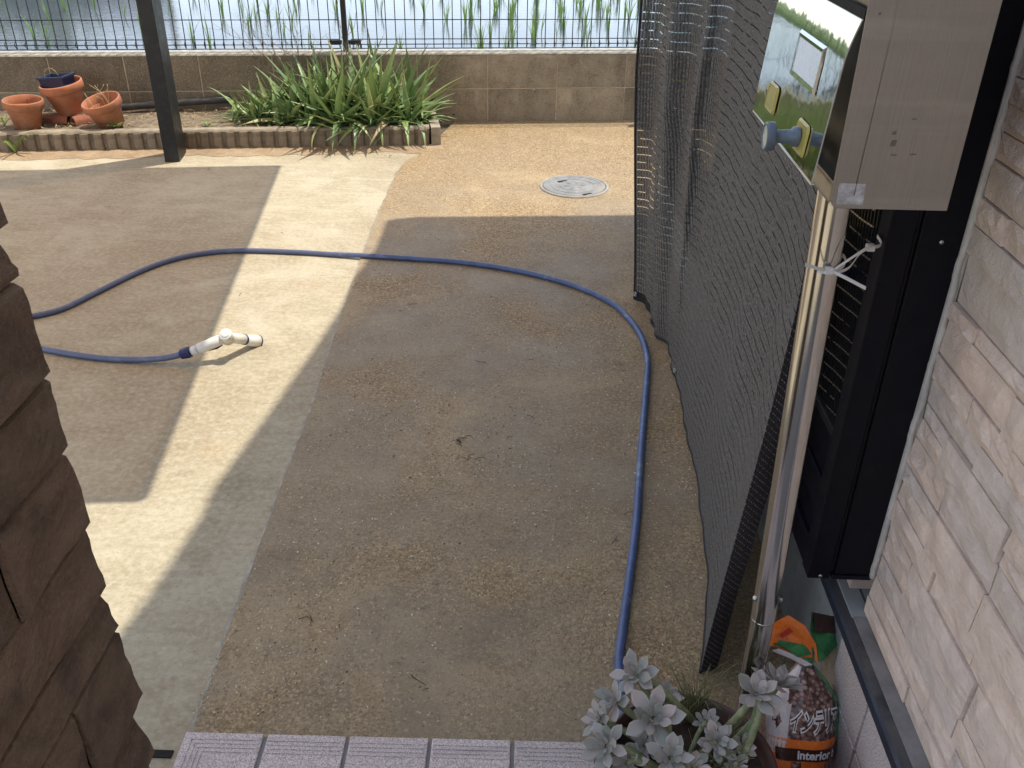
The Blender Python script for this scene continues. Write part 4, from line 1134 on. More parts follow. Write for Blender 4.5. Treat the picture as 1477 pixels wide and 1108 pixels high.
# ------------------------------------------------------------------ shade net
def net():
    root = thing('shade_net', 'dark grey knitted shade net hanging in front of the window', 'shade net', (0.4, 2.1, 0))
    bot = catmull([(0.362, 2.968, 0), (0.402, 2.91, 0), (0.412, 2.70, 0), (0.436, 2.63, 0), (0.434, 2.45, 0), (0.440, 2.35, 0), (0.427, 1.90, 0), (0.402, 1.52, 0), (0.345, 1.262, 0)], 22)
    mid = catmull([(0.305, 2.975, 0), (0.375, 2.93, 0), (0.350, 2.66, 0), (0.424, 2.61, 0), (0.410, 2.42, 0), (0.455, 2.36, 0), (0.453, 1.90, 0), (0.437, 1.55, 0), (0.402, 1.272, 0)], 22)
    n = len(bot); rows, uvs = [], []
    NV = 84
    for j in range(NV+1):
        z = 0.012 + 1.94*j/NV; row, ur = [], []
        t = min(z/0.8, 1.0); t = t*t*(3-2*t)*.35 + t*.65; t += max(0, z-.8)*.12
        s_ = 0.0; prev = None
        for i in range(n):
            u = i/(n-1)
            p = lerp(bot[i], mid[i], t)
            w = max(0.0, 1-(2.975-p.y)/1.1)
            edge = min(1, u*16)*min(1, (1-u)*10)
            d = 0.010*nz(p.y*4.5, z*2.2, 2) + 0.0045*nz(p.y*12, z*7, 5) + 0.006*w*math.sin((2.975-p.y)*60+z*2) - 0.010*math.sin(math.pi*min(z, 1))*math.sin(math.pi*u)
            p = Vector((min(p.x + d*edge, 0.457), p.y, z + (0.004 + 0.006*nz(p.y*6, 1) if j == 0 else 0)))
            if prev is not None: s_ += (Vector((p.x, p.y)) - prev).length
            prev = Vector((p.x, p.y))
            row.append(p); ur.append((s_, z + 0.008*nz(p.y*3, z*2, 6) + 0.004*nz(p.y*9, z*5, 1)))
        rows.append(row); uvs.append(ur)
    m = MB(); m.grid(rows, smooth=True, uvs=uvs); m.obj('net_cloth', MT['net'], root)
    # folded hem along the near edge, turned toward the wall
    hr, hu = [], []
    for j in range(NV+1):
        p = rows[j][-1]; z = p.z; w = 0.033 + 0.008*min(1, z*1.6) + 0.004*nz(z*7, 3) + 0.0015*nz(z*60, 4)
        r, q = [], []
        for k in range(7):
            t = k/6
            r.append(Vector((p.x + w*t, p.y - 0.002*math.sin(math.pi*t) + 0.010*t + 0.0015*nz(z*9, t*3), z))); q.append((w*t, z))
        hr.append(r); hu.append(q)
    m = MB(); m.grid(hr, smooth=True, uvs=hu)
    m.grid([[v+Vector((0.001, 0.005, 0)) for v in r][::-1] for r in hr], smooth=True, uvs=[x[::-1] for x in hu])
    m.obj('net_hem', MT['hem'], root)
    # reinforcing tape along bottom far corner and far edge
    m = MB(); m.tube([rows[j][0]+Vector((0, 0.002, 0)) for j in range(NV+1)], 0.0045, 6); m.obj('edge_tape', MT['nettape'], root)
    fr = []
    for i in range(0, 40):
        p = rows[0][i]; q = rows[1][i]
        fr.append([p+Vector((-.002, -.001, 0)), p+Vector((-.002, -.001, .036-.0004*i))])
    m = MB(); m.grid(fr); m.obj('edge_tape', MT['nettape'], root)
    m = MB(); m.tube([rows[0][i] for i in range(n)], 0.0035, 6); m.obj('edge_tape', MT['nettape'], root)
    p = rows[0][3]
    for pp, r in ((p + Vector((-.0045, -.003, .022)), .0075), (rows[1][96]+Vector((-.004, 0, .0)), .006)):
        g = MB(); mt = Matrix.Translation(pp) @ Matrix.Rotation(R(-62), 4, 'Z') @ Matrix.Rotation(R(90), 4, 'X')
        prof = [(r+.0022*math.cos(a), .0018*math.sin(a)) for a in [2*math.pi*k/8 for k in range(8)]]
        g.lathe(prof, 14, mt, close=True); g.lathe([(0, -.0005), (r*.7, -.0005)], 10, mt); g.obj('eyelet', MT['grommet'], root)
    m = MB(); m.tube([(0.21, 3.0, 1.955), (0.455, 1.2, 1.955)], .012, 8); m.obj('top_rod', MT['blackmetal'], root)
net()

# ------------------------------------------------------------------ mailbox on its pole
def mailbox():
    root = thing('mailbox', 'stainless steel mailbox with a mirror polished door on a steel pole', 'mailbox', (0.371, 1.06, 0.03))
    px0, py0 = 0.371, 1.062
    m = MB(); m.tube([(px0+.003, py0, 0.36), (px0-.016, py0, 1.058)], [.0188, .0205], 28, caps=False); m.obj('pole', MT['pole'], root)
    m = MB(); m.tube([(px0+.005, py0, 0.028), (px0+.003, py0, 0.366)], .0178, 28, caps=False)
    m.tube([(px0+.003, py0, 0.360), (px0+.003, py0, 0.3635)], .0189, 28); m.obj('pole_sleeve', MT['pole'], root)
    for sx in (-1, 1):
        b = MB(); b.lathe([(0, .0045), (.003, .004), (.0042, .002), (.0042, 0)], 10, Matrix.Translation((px0+.0025+sx*.0187, py0-.004, 0.405)) @ Matrix.Rotation(R(90*sx), 4, 'Y')); b.obj('bolt', MT['grommet'], root)
    X0, X1, Y0, Y1, Z0 = 0.327, 0.458, 0.990, 1.345, 1.055
    r = 0.012
    # side plates with rounded front corner, thickness 1.2 mm
    def plate(y, t):
        out = [(X0+r-r*math.cos(a), Z0+r-r*math.sin(a)) for a in [R(90)*k/6 for k in range(7)]] + [(X1, Z0), (X1, 1.52), (X0+0.03, 1.52), (X0, 1.47)]
        n = len(out); mm = MB()
        mm.add([(x, y, z) for x, z in out] + [(x, y+t, z) for x, z in out], [tuple(range(n)), tuple(range(2*n-1, n-1, -1))] + [(i, n+i, n+(i+1) % n, (i+1) % n) for i in range(n)])
        return mm
    plate(Y0, .0014).obj('side_panel', MT['brushed'], root, bevel=.0005); plate(Y1-.0014, .0014).obj('side_panel', MT['brushed'], root)
    m = MB(); m.box((X0+.008, Y0+.0015, Z0), (X1-.001, Y1-.0015, Z0+.0014)); m.box((X0+.0005, Y0+.0015, Z0+.007), (X0+.002, Y1-.0015, Z0+.030)); m.box((X1-.0014, Y0+.0015, Z0+.002), (X1-.0002, Y1-.0015, 1.52))
    m.box((X0+.0295, Y0+.0015, 1.505), (X1-.002, Y1-.0015, 1.5064)); m.obj('box_shell', MT['brushed'], root)
    m = MB(); m.grid([[(X0+.0045, Y0+.002, Z0+.001), (X0+.0045, Y1-.002, Z0+.001)], [(X0+.001, Y0+.002, Z0+.004), (X0+.001, Y1-.002, Z0+.004)], [(X0, Y0+.002, Z0+.008), (X0, Y1-.002, Z0+.008)], [(X0, Y0+.002, Z0+.026), (X0, Y1-.002, Z0+.026)]]); m.obj('front_lip', MT['brushed'], root)
    m = MB(); m.box((X0+.03, Y0+.003, Z0+.003), (X0+.0315, Y1-.003, 1.30)); m.obj('inner_panel', MT['brushed'], root)
    # upper hood (back panel above the door)
    m = MB(); m.grid([[(X0+.004, Y0+.0015, 1.262), (X0+.004, Y1-.0015, 1.262)], [(X0+.001, Y0+.0015, 1.268), (X0+.001, Y1-.0015, 1.268)], [(X0+.001, Y0+.0015, 1.47), (X0+.001, Y1-.0015, 1.47)], [(X0+.03, Y0+.0015, 1.515), (X0+.03, Y1-.0015, 1.515)]]); m.obj('hood', MT['brushed'], root)
    # door: flat lower plate, bend, short back-tilted upper plate; stands slightly open at the bottom
    dy0, dy1 = Y0+.004, 1.322
    prof = [(0.3040, 1.0805), (0.3036, 1.0815), (0.3037, 1.083), (0.3068, 1.12), (0.3100, 1.16), (0.3128, 1.195), (0.3140, 1.210), (0.3151, 1.2175), (0.3168, 1.225), (0.3192, 1.234), (0.3218, 1.243), (0.3246, 1.252)]
    rows = [[(x + .0012*math.sin(math.pi*k/12)*(1 if z < 1.2 else .3), lerp(dy0, dy1, k/12), z) for k in range(13)] for x, z in prof]
    m = MB(); m.grid([q[::-1] for q in rows]); m.grid([[(x+.0016, y, z) for x, y, z in q] for q in rows])
    for e in (0, 12):
        m.grid([[q[e], (q[e][0]+.0016, q[e][1], q[e][2])] for q in rows], smooth=False)
    m.grid([[p, (p[0]+.0016, p[1], p[2])] for p in rows[0]], smooth=False)
    door = m.obj('door', MT['mirror'], root)
    m = MB(); m.box((X0-.0005, dy0, 1.2525), (X0+.006, dy1, 1.2615)); m.obj('door_slit', MT['dark'], root)
    m = MB(); m.box((0.3035, dy0, 1.0800), (0.3075, dy1, 1.0812)); m.obj('door_edge', MT['whiteplastic'], door)
    def xd(z):
        for (xa, za), (xb, zb) in zip(prof, prof[1:]):
            if za <= z <= zb and zb > za: return lerp(xa, xb, (z-za)/(zb-za))
        return .305
    # name window
    y0, y1, z0, z1 = 1.066, 1.166, 1.168, 1.207
    def quad(yy0, yy1, zz0, zz1, off): return [(xd(zz0)-off, yy0, zz0), (xd(zz0)-off, yy1, zz0), (xd(zz1)-off, yy1, zz1), (xd(zz1)-off, yy0, zz1)]
    m = MB(); a = quad(y0, y1, z0, z1, .0022); b = quad(y0-.004, y1+.004, z0-.004, z1+.004, .0030); c = quad(y0-.007, y1+.007, z0-.007, z1+.007, .0002)
    m.add(a+b+c, [(k, 4+k, 4+(k+1) % 4, (k+1) % 4) for k in range(4)] + [(4+k, 8+k, 8+(k+1) % 4, 4+(k+1) % 4) for k in range(4)]); m.obj('name_frame', MT['mirror'], door)
    m = MB(); m.add(quad(y0, y1, z0, z1, .0018), [(0, 3, 2, 1)]); m.obj('name_card', MT['card'], door)
    # yellowed film pads, one carrying the dial lock
    def pad(yc, zc, w, h):
        pts = []
        for (sy, sz, a0) in ((1, 1, 0), (-1, 1, 90), (-1, -1, 180), (1, -1, 270)):
            for k in range(5):
                a = R(a0+90*k/4); q = .007
                pts.append((yc+sy*(w/2-q)+q*math.cos(a), zc+sz*(h/2-q)+q*math.sin(a)))
        n = len(pts); mm = MB()
        f = [(xd(z)-.0030, yc+(y-yc)*.88, zc+(z-zc)*.88) for y, z in pts]; e = [(xd(z)-.0003, y, z) for y, z in pts]; g = [(xd(z)-.0022, yc+(y-yc)*.7, zc+(z-zc)*.7) for y, z in pts]
        mm.add(e+f+g, [(i, n+i, n+(i+1) % n, (i+1) % n) for i in range(n)] + [(n+i, 2*n+i, 2*n+(i+1) % n, n+(i+1) % n) for i in range(n)] + [tuple(range(3*n-1, 2*n-1, -1))], smooth=False)
        return mm
    pad(1.232, 1.119, .050, .036).obj('film_pad', MT['ochre'], door); pad(1.068, 1.112, .050, .037).obj('film_pad', MT['ochre'], door)
    # dial lock sticking out of the near pad
    K = Matrix.Translation((xd(1.112)-.003, 1.072, 1.112)) @ Matrix.Rotation(R(-90), 4, 'Y') @ Matrix.Rotation(R(90), 4, 'Z')
    m = MB(); m.lathe([(.0115, 0), (.0115, .006), (.0085, .009), (.0075, .022), (.0085, .026), (.0125, .028)], 22, K); m.obj('lock_shaft', MT['knob'], door)
    m = MB(); m.lathe([(.0125, .028), (.0160, .0285), (.0165, .031), (.0165, .037), (.0152, .039), (.0135, .0392), (.0125, .0375)], 26, K); kn = m.obj('lock_dial', MT['knob'], door)
    m = MB(); m.lathe([(.0126, .0378), (0, .0382)], 22, K); m.obj('dial_face', MT['dial'], door)
    # label and marks on the near side plate
    m = MB(); m.add([(0.334, Y0-.0004, 1.0605), (0.364, Y0-.0004, 1.0600), (0.3625, Y0-.0004, 1.0840), (0.3330, Y0-.0004, 1.0845)], [(0, 1, 2, 3)]); m.obj('side_label', MT['film'], root)
    for (u, v, w, h) in ((1290, 192, 3, 3), (1289, 207, 4, 5), (1289, 224, 5, 1.5), (1319, 172, 4, 1.2), (1317, 223, 5, 1.2), (1269, 20, 2, 2)):
        d = fw + cr*((u-738.5)/1320) - cu*((v-554)/1320); t = (Y0-.0005)/d.y; p = Vector((0, 0, CAM_H)) + d*t
        s = t/1320; m = MB(); m.add([(p.x-w*s, Y0-.0005, p.z-h*s), (p.x+w*s*.8, Y0-.0005, p.z-h*s*.7), (p.x+w*s, Y0-.0005, p.z+h*s), (p.x-w*s*.7, Y0-.0005, p.z+h*s*.8)], [(0, 1, 2, 3)]); m.obj('scuff', MT['mark'], root)
    m = MB(); m.tube([(0.362, Y0+.0000, 1.5), (0.352, Y0+.0000, 1.07)], .0007, 4); m.obj('fold_line', MT['brushed'], root)
mailbox()

def zip_ties():
    cx, cy = 0.358, 1.062
    def band(pts, w, name, root):
        m = MB(); m.grid([[Vector(p)+Vector((0, 0, w/2)), Vector(p)-Vector((0, 0, w/2))] for p in pts]); m.grid([[Vector(p)+Vector((0.0006, 0.0008, -w/2)), Vector(p)+Vector((0.0006, 0.0008, w/2))] for p in pts]); return m.obj(name, MT['tie'], root)
    t = thing('cable_tie', 'white cable tie looped round the steel pole with a loose tail', 'cable tie', (cx, cy, .965), 0, 'cable ties at the pole')
    rr = .0222
    ring = [(cx+.003+rr*math.cos(a), cy+rr*math.sin(a), .962+.006*math.sin(a+.7)) for a in [2*math.pi*k/28 for k in range(29)]]
    band(ring, .0048, 'band', t)
    m = MB(); m.box((cx-.006, cy-.031, .957), (cx+.004, cy-.0245, .966)); m.obj('lock_head', MT['tie'], t, bevel=.001)
    band(catmull([(cx-.004, cy-.029, .963), (cx-.016, cy-.034, .966), (cx-.034, cy-.036, .972)], 4), .0042, 'tail', t)
    band(catmull([(cx, cy-.028, .962), (cx+.02, cy-.033, .954), (cx+.045, cy-.034, .942)], 4), .0042, 'tail', t)
    t2 = thing('cable_tie', 'white cable tie stretched from the pole across to the window edge', 'cable tie', (cx+.04, cy, .965), 0, 'cable ties at the pole')
    lp = catmull([(cx+.004, cy-.027, .962), (cx+.020, cy-.030, .978), (cx+.040, cy-.020, .988), (cx+.052, cy, .982), (cx+.046, cy+.012, .968), (cx+.028, cy-.010, .958), (cx+.006, cy-.0275, .958)], 6)
    band(lp, .0042, 'band', t2)
    m = MB(); m.box((cx+.048, cy-.004, .977), (cx+.058, cy+.006, .985)); m.obj('lock_head', MT['tie'], t2, bevel=.001)
    band(catmull([(cx+.054, cy, .981), (cx+.085, cy+.05, .966), (0.4655, 1.190, .948)], 6), .0046, 'strap', t2)
zip_ties()

# ------------------------------------------------------------------ manhole, hose
def manhole():
    root = thing('manhole_cover', 'round grey drain cover with two slots set in the gravel path', 'manhole cover', (0.182, 4.222, 0))
    T = Matrix.Translation((0.182, 4.222, 0.006)) @ Matrix.Rotation(R(12), 4, 'Z')
    m = MB(); m.lathe([(.150, .002), (.152, .0075), (.160, .008), (.164, .004), (.165, -.004)], 56, T); m.obj('rim', MT['manring'], root)
    m = MB()
    prof = [(.1475, .0), (.1475, .0065), (.145, .0082), (.128, .0082), (.127, .0068), (.112, .0068), (.111, .0082), (.092, .0082), (.091, .0070), (.070, .0070), (.069, .0082), (.052, .0082), (.051, .007), (.030, .007), (.029, .0082), (0, .0082)]
    m.lathe(prof, 56, T, smooth=False); cov = m.obj('cover', MT['manhole'], root)
    for k in range(24):                                   # raised radial pips
        a = 2*math.pi*(k+.5)/24
        b = MB(); q = T @ Matrix.Rotation(a, 4, 'Z'); b.box((.094, -.005, .0080), (.110, .005, .0088), q); b.obj('tread', MT['manhole'], cov)
    for k in range(6):
        a = 2*math.pi*k/6; b = MB(); q = T @ Matrix.Rotation(a, 4, 'Z'); b.box((.034, -.004, .0068), (.048, .004, .0092), q); b.obj('tread', MT['manhole'], cov)
    for (x, y) in ((830, 0),):
        pass
    for (u, v) in ((811, 261.5), (847, 280)):
        p = ray_ground(u, v, .0145); b = MB(); q = Matrix.Translation((p.x, p.y, .0142)) @ Matrix.Rotation(R(28), 4, 'Z')
        b.box((-.023, -.008, -.004), (.023, .008, .0012), q); b.obj('slot', MT['dark'], cov)
        r = MB(); r.box((-.004, -.020, -.004), (.018, -.0085, .001), q); r.obj('slot_lip', MT['manring'], cov)
manhole()

def hose():
    root = thing('garden_hose', 'blue garden hose looping over the yard with a white spray nozzle', 'hose', (-0.9, 2.9, 0))
    r = .0098
    A = [(8, 461), (42, 455), (90, 443), (140, 419), (200, 390), (250, 372), (300, 362.5), (350, 359.5), (420, 361.5), (480, 365), (530, 369), (600, 373.5), (660, 378), (720, 386), (775, 397), (830, 413), (880, 436), (908, 461), (926, 488), (934, 520), (932, 560), (927, 620), (922, 690), (918, 750), (911, 810), (903, 870), (897, 915), (893, 955)]
    pts = [ray_ground(u, v, .0062+r) for u, v in A]
    for p in pts:
        if p.x < -0.66: p.z = r+.0005
        else: p.z = .006+r
    e = [Vector((.186, 1.17, .0175)), Vector((.176, 1.10, .038)), Vector((.155, 1.02, .0412)), Vector((.118, .93, .0412)), Vector((.09, .80, .0412)), (Vector((.08, .55, .0412)))]
    B = [(58, 502.5), (100, 510.5), (150, 517), (200, 519.5), (238, 517), (262, 511)]
    pb = [ray_ground(u, v, r+.0005) for u, v in B]
    pb[-1].z = .026; pb[-2].z = .018; pb[-3].z = .012
    pb[-1] = ray_ground(262, 511, .034); pb[-2] = ray_ground(238, 516.5, .021)
    back = [Vector((-1.95, 2.60, r)), Vector((-2.3, 2.55, r)), Vector((-2.6, 2.5, r)), Vector((-2.75, 2.38, r)), Vector((-2.6, 2.28, r)), Vector((-2.1, 2.4, r))]
    path = catmull(pb[::-1] + [Vector((-1.95, 2.62, r)), Vector((-2.4, 2.75, r)), Vector((-2.65, 2.72, r)), Vector((-2.6, 2.62, r)), Vector((-2.3, 2.63, r))] + pts + e, 9)
    m = MB(); m.tube(path, r, 12); m.obj('hose_tube', MT['hose'], root)
    # nozzle, built along its own axis then laid on the slab: tip on the ground, neck held up by the hose
    P0 = path[0]; tip = ray_ground(366, 492, .017); elbow = ray_ground(327.5, 486.5, .076)
    d = (P0 - path[2]).normalized()
    noz = MB(); a0 = P0 - d*.004; c1 = P0 + d*.030
    noz.tube([a0, lerp(a0, c1, .12), lerp(a0, c1, .7), c1], [.0125, .0165, .0185, .0175], 10, smooth=False); nz_ = noz.obj('nozzle', MT['joint'], root)
    c2 = c1 + (elbow-c1).normalized()*.022
    b = MB(); b.tube([c1, lerp(c1, c2, .5), c2], [.0135, .0145, .0145], 18); b.obj('connector', MT['clearplastic'], nz_)
    for k in range(10):
        pass
    d2 = (elbow-c2).normalized(); h0 = c2; 
    b = MB(); b.tube([h0, h0+d2*.006, lerp(h0, elbow, .5), lerp(h0, elbow, .92)], [.0135, .0165, .0170, .0165], 18); b.obj('handle', MT['whiteplastic'], nz_)
    side = d2.cross(Vector((0, 0, 1))).normalized(); upv = side.cross(d2)
    b = MB(); cdir = (Vector((0, -.55, .83))).normalized()
    b.tube([elbow-cdir*.016, elbow+cdir*.019, elbow+cdir*.021], [.0205, .0205, .018], 22); b.obj('elbow', MT['whiteplastic'], nz_)
    b = MB(); b.tube([elbow+cdir*.0208, elbow+cdir*.0235], [.0135, .0125], 20); b.obj('button', MT['whiteplastic'], nz_)
    d3 = (tip-elbow).normalized(); n1 = lerp(elbow, tip, .62); 
    b = MB(); b.tube([elbow, n1], [.0165, .0160], 18); b.obj('neck', MT['whiteplastic'], nz_)
    b = MB(); b.tube([n1, n1+d3*.006], [.0172, .0172], 18); b.obj('band', MT['joint'], nz_)
    n2 = n1 + d3*.006; n3 = n2 + d3*.058
    b = MB(); b.tube([n2, n2+d3*.02, n3-d3*.004], [.0158, .0175, .0215], 22); b.obj('head', MT['whiteplastic'], nz_)
    b = MB(); b.tube([n3-d3*.004, n3, n3+d3*.002], [.0222, .0225, .019], 22); b.obj('head_rim', MT['joint'], nz_)
    b = MB(); q0 = lerp(h0, elbow, .5)-upv*.016; b.tube([q0-d2*.02-upv*.0, q0+d2*.005-upv*.004, q0+d2*.024-upv*.001], [.004, .005, .004], 8); b.obj('trigger', MT['joint'], nz_)
hose()

def debris():
    rng = random.Random(12); m = MB()
    spots = [(660, 637, 7), (676, 660, 3), (410, 335, 1), (356, 425, 1), (600, 440, 1), (765, 600, 1), (880, 780, 1), (540, 520, 1), (930, 745, 1), (480, 260, 1), (620, 205, 3), (560, 225, 3), (300, 245, 2), (700, 520, 1), (450, 900, 2), (620, 980, 2), (740, 640, 1), (150, 300, 1)]
    for u, v, k in spots:
        c = ray_ground(u, v, .007)
        for _ in range(k):
            a = rng.uniform(0, 6.3); L = rng.uniform(.012, .04); p = c + Vector((rng.gauss(0, .012), rng.gauss(0, .012), .001)); d = Vector((math.cos(a), math.sin(a), 0))*L; q = Vector((-d.y, d.x, 0))*rng.uniform(-.3, .3)
            m.tube(catmull([p-d*.5, p+q+Vector((0, 0, .003)), p+d*.5], 4), [.0008]*5+[.0006]*4, 4)
    tag(m.obj('twig_debris', MT['potsoil']), kind='stuff')
debris()

# ------------------------------------------------------------------ potted ghost plant
def ghost_plant():
    cx, cy = 0.262, 0.928
    root = thing('potted_succulent', 'brown pot of trailing grey ghost plant rosettes on the tiled step', 'potted plant', (cx, cy, .03))
    m = MB(); m.lathe([(0, .032), (.092, .032), (.096, .036), (.122, .165), (.130, .168), (.134, .176), (.134, .184), (.131, .187), (.127, .186), (.122, .176), (.114, .160), (0, .160)], 44, Matrix.Translation((cx, cy, 0))); m.obj('pot', MT['brownpot'], root)
    m = MB(); rows = []
    for i in range(7):
        r = .117*i/6; rows.append([(cx+r*math.cos(a), cy+r*math.sin(a), .166+.008*nz(r*60*math.cos(a), r*60*math.sin(a))) for a in [2*math.pi*k/24 for k in range(25)]])
    m.grid(rows); m.obj('potting_soil', MT['potsoil'], root)
    rng = random.Random(9)
    # leaf: fleshy, spatulate, pointed
    datas = []
    for v in range(3):
        n = 7; rows, uvs = [], []
        cup = (.10, .22, .0)[v]
        W = [.16, .22, .30, .40, .47, .45, .27, .02]
        for i in range(n+1):
            t = i/n; w = W[i]*.54
            p = Vector((t, 0, cup*t*t - .02*t)); th = .085*(1-t*.55) if i < n else .01
            row, ur = [], []
            for (a, b) in ((-1, .10), (-.7, -.45), (0, -.9), (.7, -.45), (1, .10), (.6, .18), (0, .10), (-.6, .18), (-1, .10)):
                row.append(p + Vector((0, w*a, th*b + .10*w*abs(a)))); ur.append(((a+1)/2, t))
            rows.append(row); uvs.append(ur)
        m = MB(); m.grid([q[::-1] for q in rows], smooth=True, uvs=[q[::-1] for q in uvs])
        datas.append(m.data('leaf', MT['ghost']))
    ros = [(915, 972, .262, .042, (-.35, -.45, .8), 13), (884, 1012, .225, .040, (-.75, -.25, .55), 10), (862, 1040, .20, .036, (-.8, -.3, .5), 10), (873, 1076, .205, .042, (-.45, -.55, .75), 12), (943, 1036, .245, .052, (.0, -.5, .85), 13),
           (960, 1004, .22, .030, (.25, -.2, .9), 9), (1018, 1040, .215, .024, (0, -.4, .9), 10), (1034, 1070, .22, .037, (.1, -.55, .8), 12), (1072, 1076, .21, .024, (.2, -.5, .8), 9), (967, 1093, .225, .040, (0, -.5, .85), 12),
           (1092, 1000, .27, .044, (.05, -.35, .95), 12), (1124, 984, .265, .046, (.3, .25, .85), 11), (1000, 1106, .20, .034, (.1, -.5, .8), 10), (1060, 1112, .19, .03, (.2, -.5, .8), 9), (905, 1100, .18, .036, (-.2, -.5, .8), 10), (930, 1075, .19, .034, (-.2, -.4, .8), 9)]
    for k, (u, v, z, L, nrm, cnt) in enumerate(ros):
        c = ray_ground(u, v, z); nrm = Vector(nrm).normalized()
        R0 = Matrix.Translation(c) @ nrm.to_track_quat('Z', 'Y').to_matrix().to_4x4()
        rt = link('rosette', None, root, R0)
        for i in range(cnt+4):
            t = (i+.5)/(cnt+4); az = i*2.39996 + rng.uniform(-.2, .2) + k
            lift = R(lerp(78, 4, t**.75)) + rng.uniform(-.12, .12); l = L*.92*lerp(.32, .98, min(1, t*1.5))*rng.uniform(.88, 1.1)
            mw = R0 @ Matrix.Translation((0, 0, -.006*t)) @ Matrix.Rotation(az, 4, 'Z') @ Matrix.Translation((.0035, 0, 0)) @ Matrix.Rotation(-lift, 4, 'Y') @ Matrix.Diagonal((l, l*rng.uniform(.9, 1.1), l, 1))
            link('leaf', datas[rng.randrange(3)], rt, mw)
        base = Vector((cx + (c.x-cx)*.42 + rng.uniform(-.02, .02), cy + (c.y-cy)*.42, .165))
        st = MB(); mid = lerp(base, c, .55) + Vector((0, 0, .012 if k not in (10, 11) else -.02)); rd = .0055 if L > .035 else .004
        st.tube(catmull([base, mid, c-nrm*.004], 7), rd, 8); st.obj('stem', MT['stem'], root)
    # loose stems the photo shows: one running to the left rosette, two to the right one
    for pts, rd in ((((1000, 1040, .175), (975, 1015, .225), (945, 988, .25), (918, 972, .258)), .0062), (((1035, 1062, .18), (1058, 1040, .225), (1085, 1010, .262)), .0058), (((1062, 1108, .18), (1080, 1072, .215), (1094, 1030, .25), (1094, 1008, .266)), .006), (((1074, 1062, .2), (1090, 1035, .24), (1092, 1005, .264)), .0068)):
        st = MB(); st.tube(catmull([ray_ground(*q) for q in pts], 8), rd, 9); st.obj('stem', MT['stem'], root)
    # thin hair grass growing in the pot
    m = MB(); q0 = ray_ground(1000, 1030, .168)
    for i in range(70):
        b = q0 + Vector((rng.gauss(0, .010), rng.gauss(0, .010), 0)); a = rng.uniform(0, 6.3); L = rng.uniform(.05, .13); o = rng.uniform(.1, .9)
        d = Vector((math.cos(a), math.sin(a)*.7, 0))
        m.tube(catmull([b, b+d*L*o*.35+Vector((0, 0, L*.55)), b+d*L*o*.95+Vector((0, 0, L*(.95-o*.55)))], 4), [.0007]*4+[.0005]*4+[.0003], 3, caps=False)
    for (u, v, z) in ((930, 830, .30), (905, 860, .27), (985, 900, .28), (1065, 955, .26), (950, 870, .28), (920, 900, .25), (1045, 985, .24)):
        e = ray_ground(u, v, z); m.tube(catmull([q0, lerp(q0, e, .5)+Vector((0, 0, .02)), e], 6), [.0007]*6+[.0005]*6+[.0003], 3, caps=False)
    q1 = ray_ground(1035, 1105, .17)
    for i in range(60):
        b = q1 + Vector((rng.gauss(0, .018), rng.gauss(0, .012), 0)); a = rng.uniform(0, 6.3); L = rng.uniform(.03, .07)
        m.tube(catmull([b, b+Vector((math.cos(a)*L*.2, math.sin(a)*L*.2, L*.6)), b+Vector((math.cos(a)*L*.5, math.sin(a)*L*.5, L))], 3), [.0008]*4+[.0005]*3, 3, caps=False)
    o = m.obj('hair_grass', MT['grass'], root); o['kind'] = 'stuff'
ghost_plant()

# ------------------------------------------------------------------ bags by the wall
def text_mesh(body, size, xsc=1.0, offset=0.0):
    cu_ = bpy.data.curves.new('lettering', 'FONT'); cu_.body = body; cu_.size = size; cu_.align_x = 'CENTER'; cu_.align_y = 'CENTER'; cu_.offset = offset; cu_.resolution_u = 3
    o = bpy.data.objects.new('lettering', cu_); COL.objects.link(o)
    dg = bpy.context.evaluated_depsgraph_get(); me = bpy.data.meshes.new_from_object(o.evaluated_get(dg))
    bpy.data.objects.remove(o); bm = bmesh.new(); bm.from_mesh(me)
    bmesh.ops.triangulate(bm, faces=bm.faces[:]); bmesh.ops.subdivide_edges(bm, edges=[e for e in bm.edges if e.calc_length() > size*.25], cuts=2, use_grid_fill=False)
    bmesh.ops.triangulate(bm, faces=bm.faces[:])
    bm.verts.ensure_lookup_table()
    vs = [(v.co.x*xsc, v.co.y) for v in bm.verts]; fs = [[v.index for v in f.verts] for f in bm.faces]; bm.free(); return vs, fs

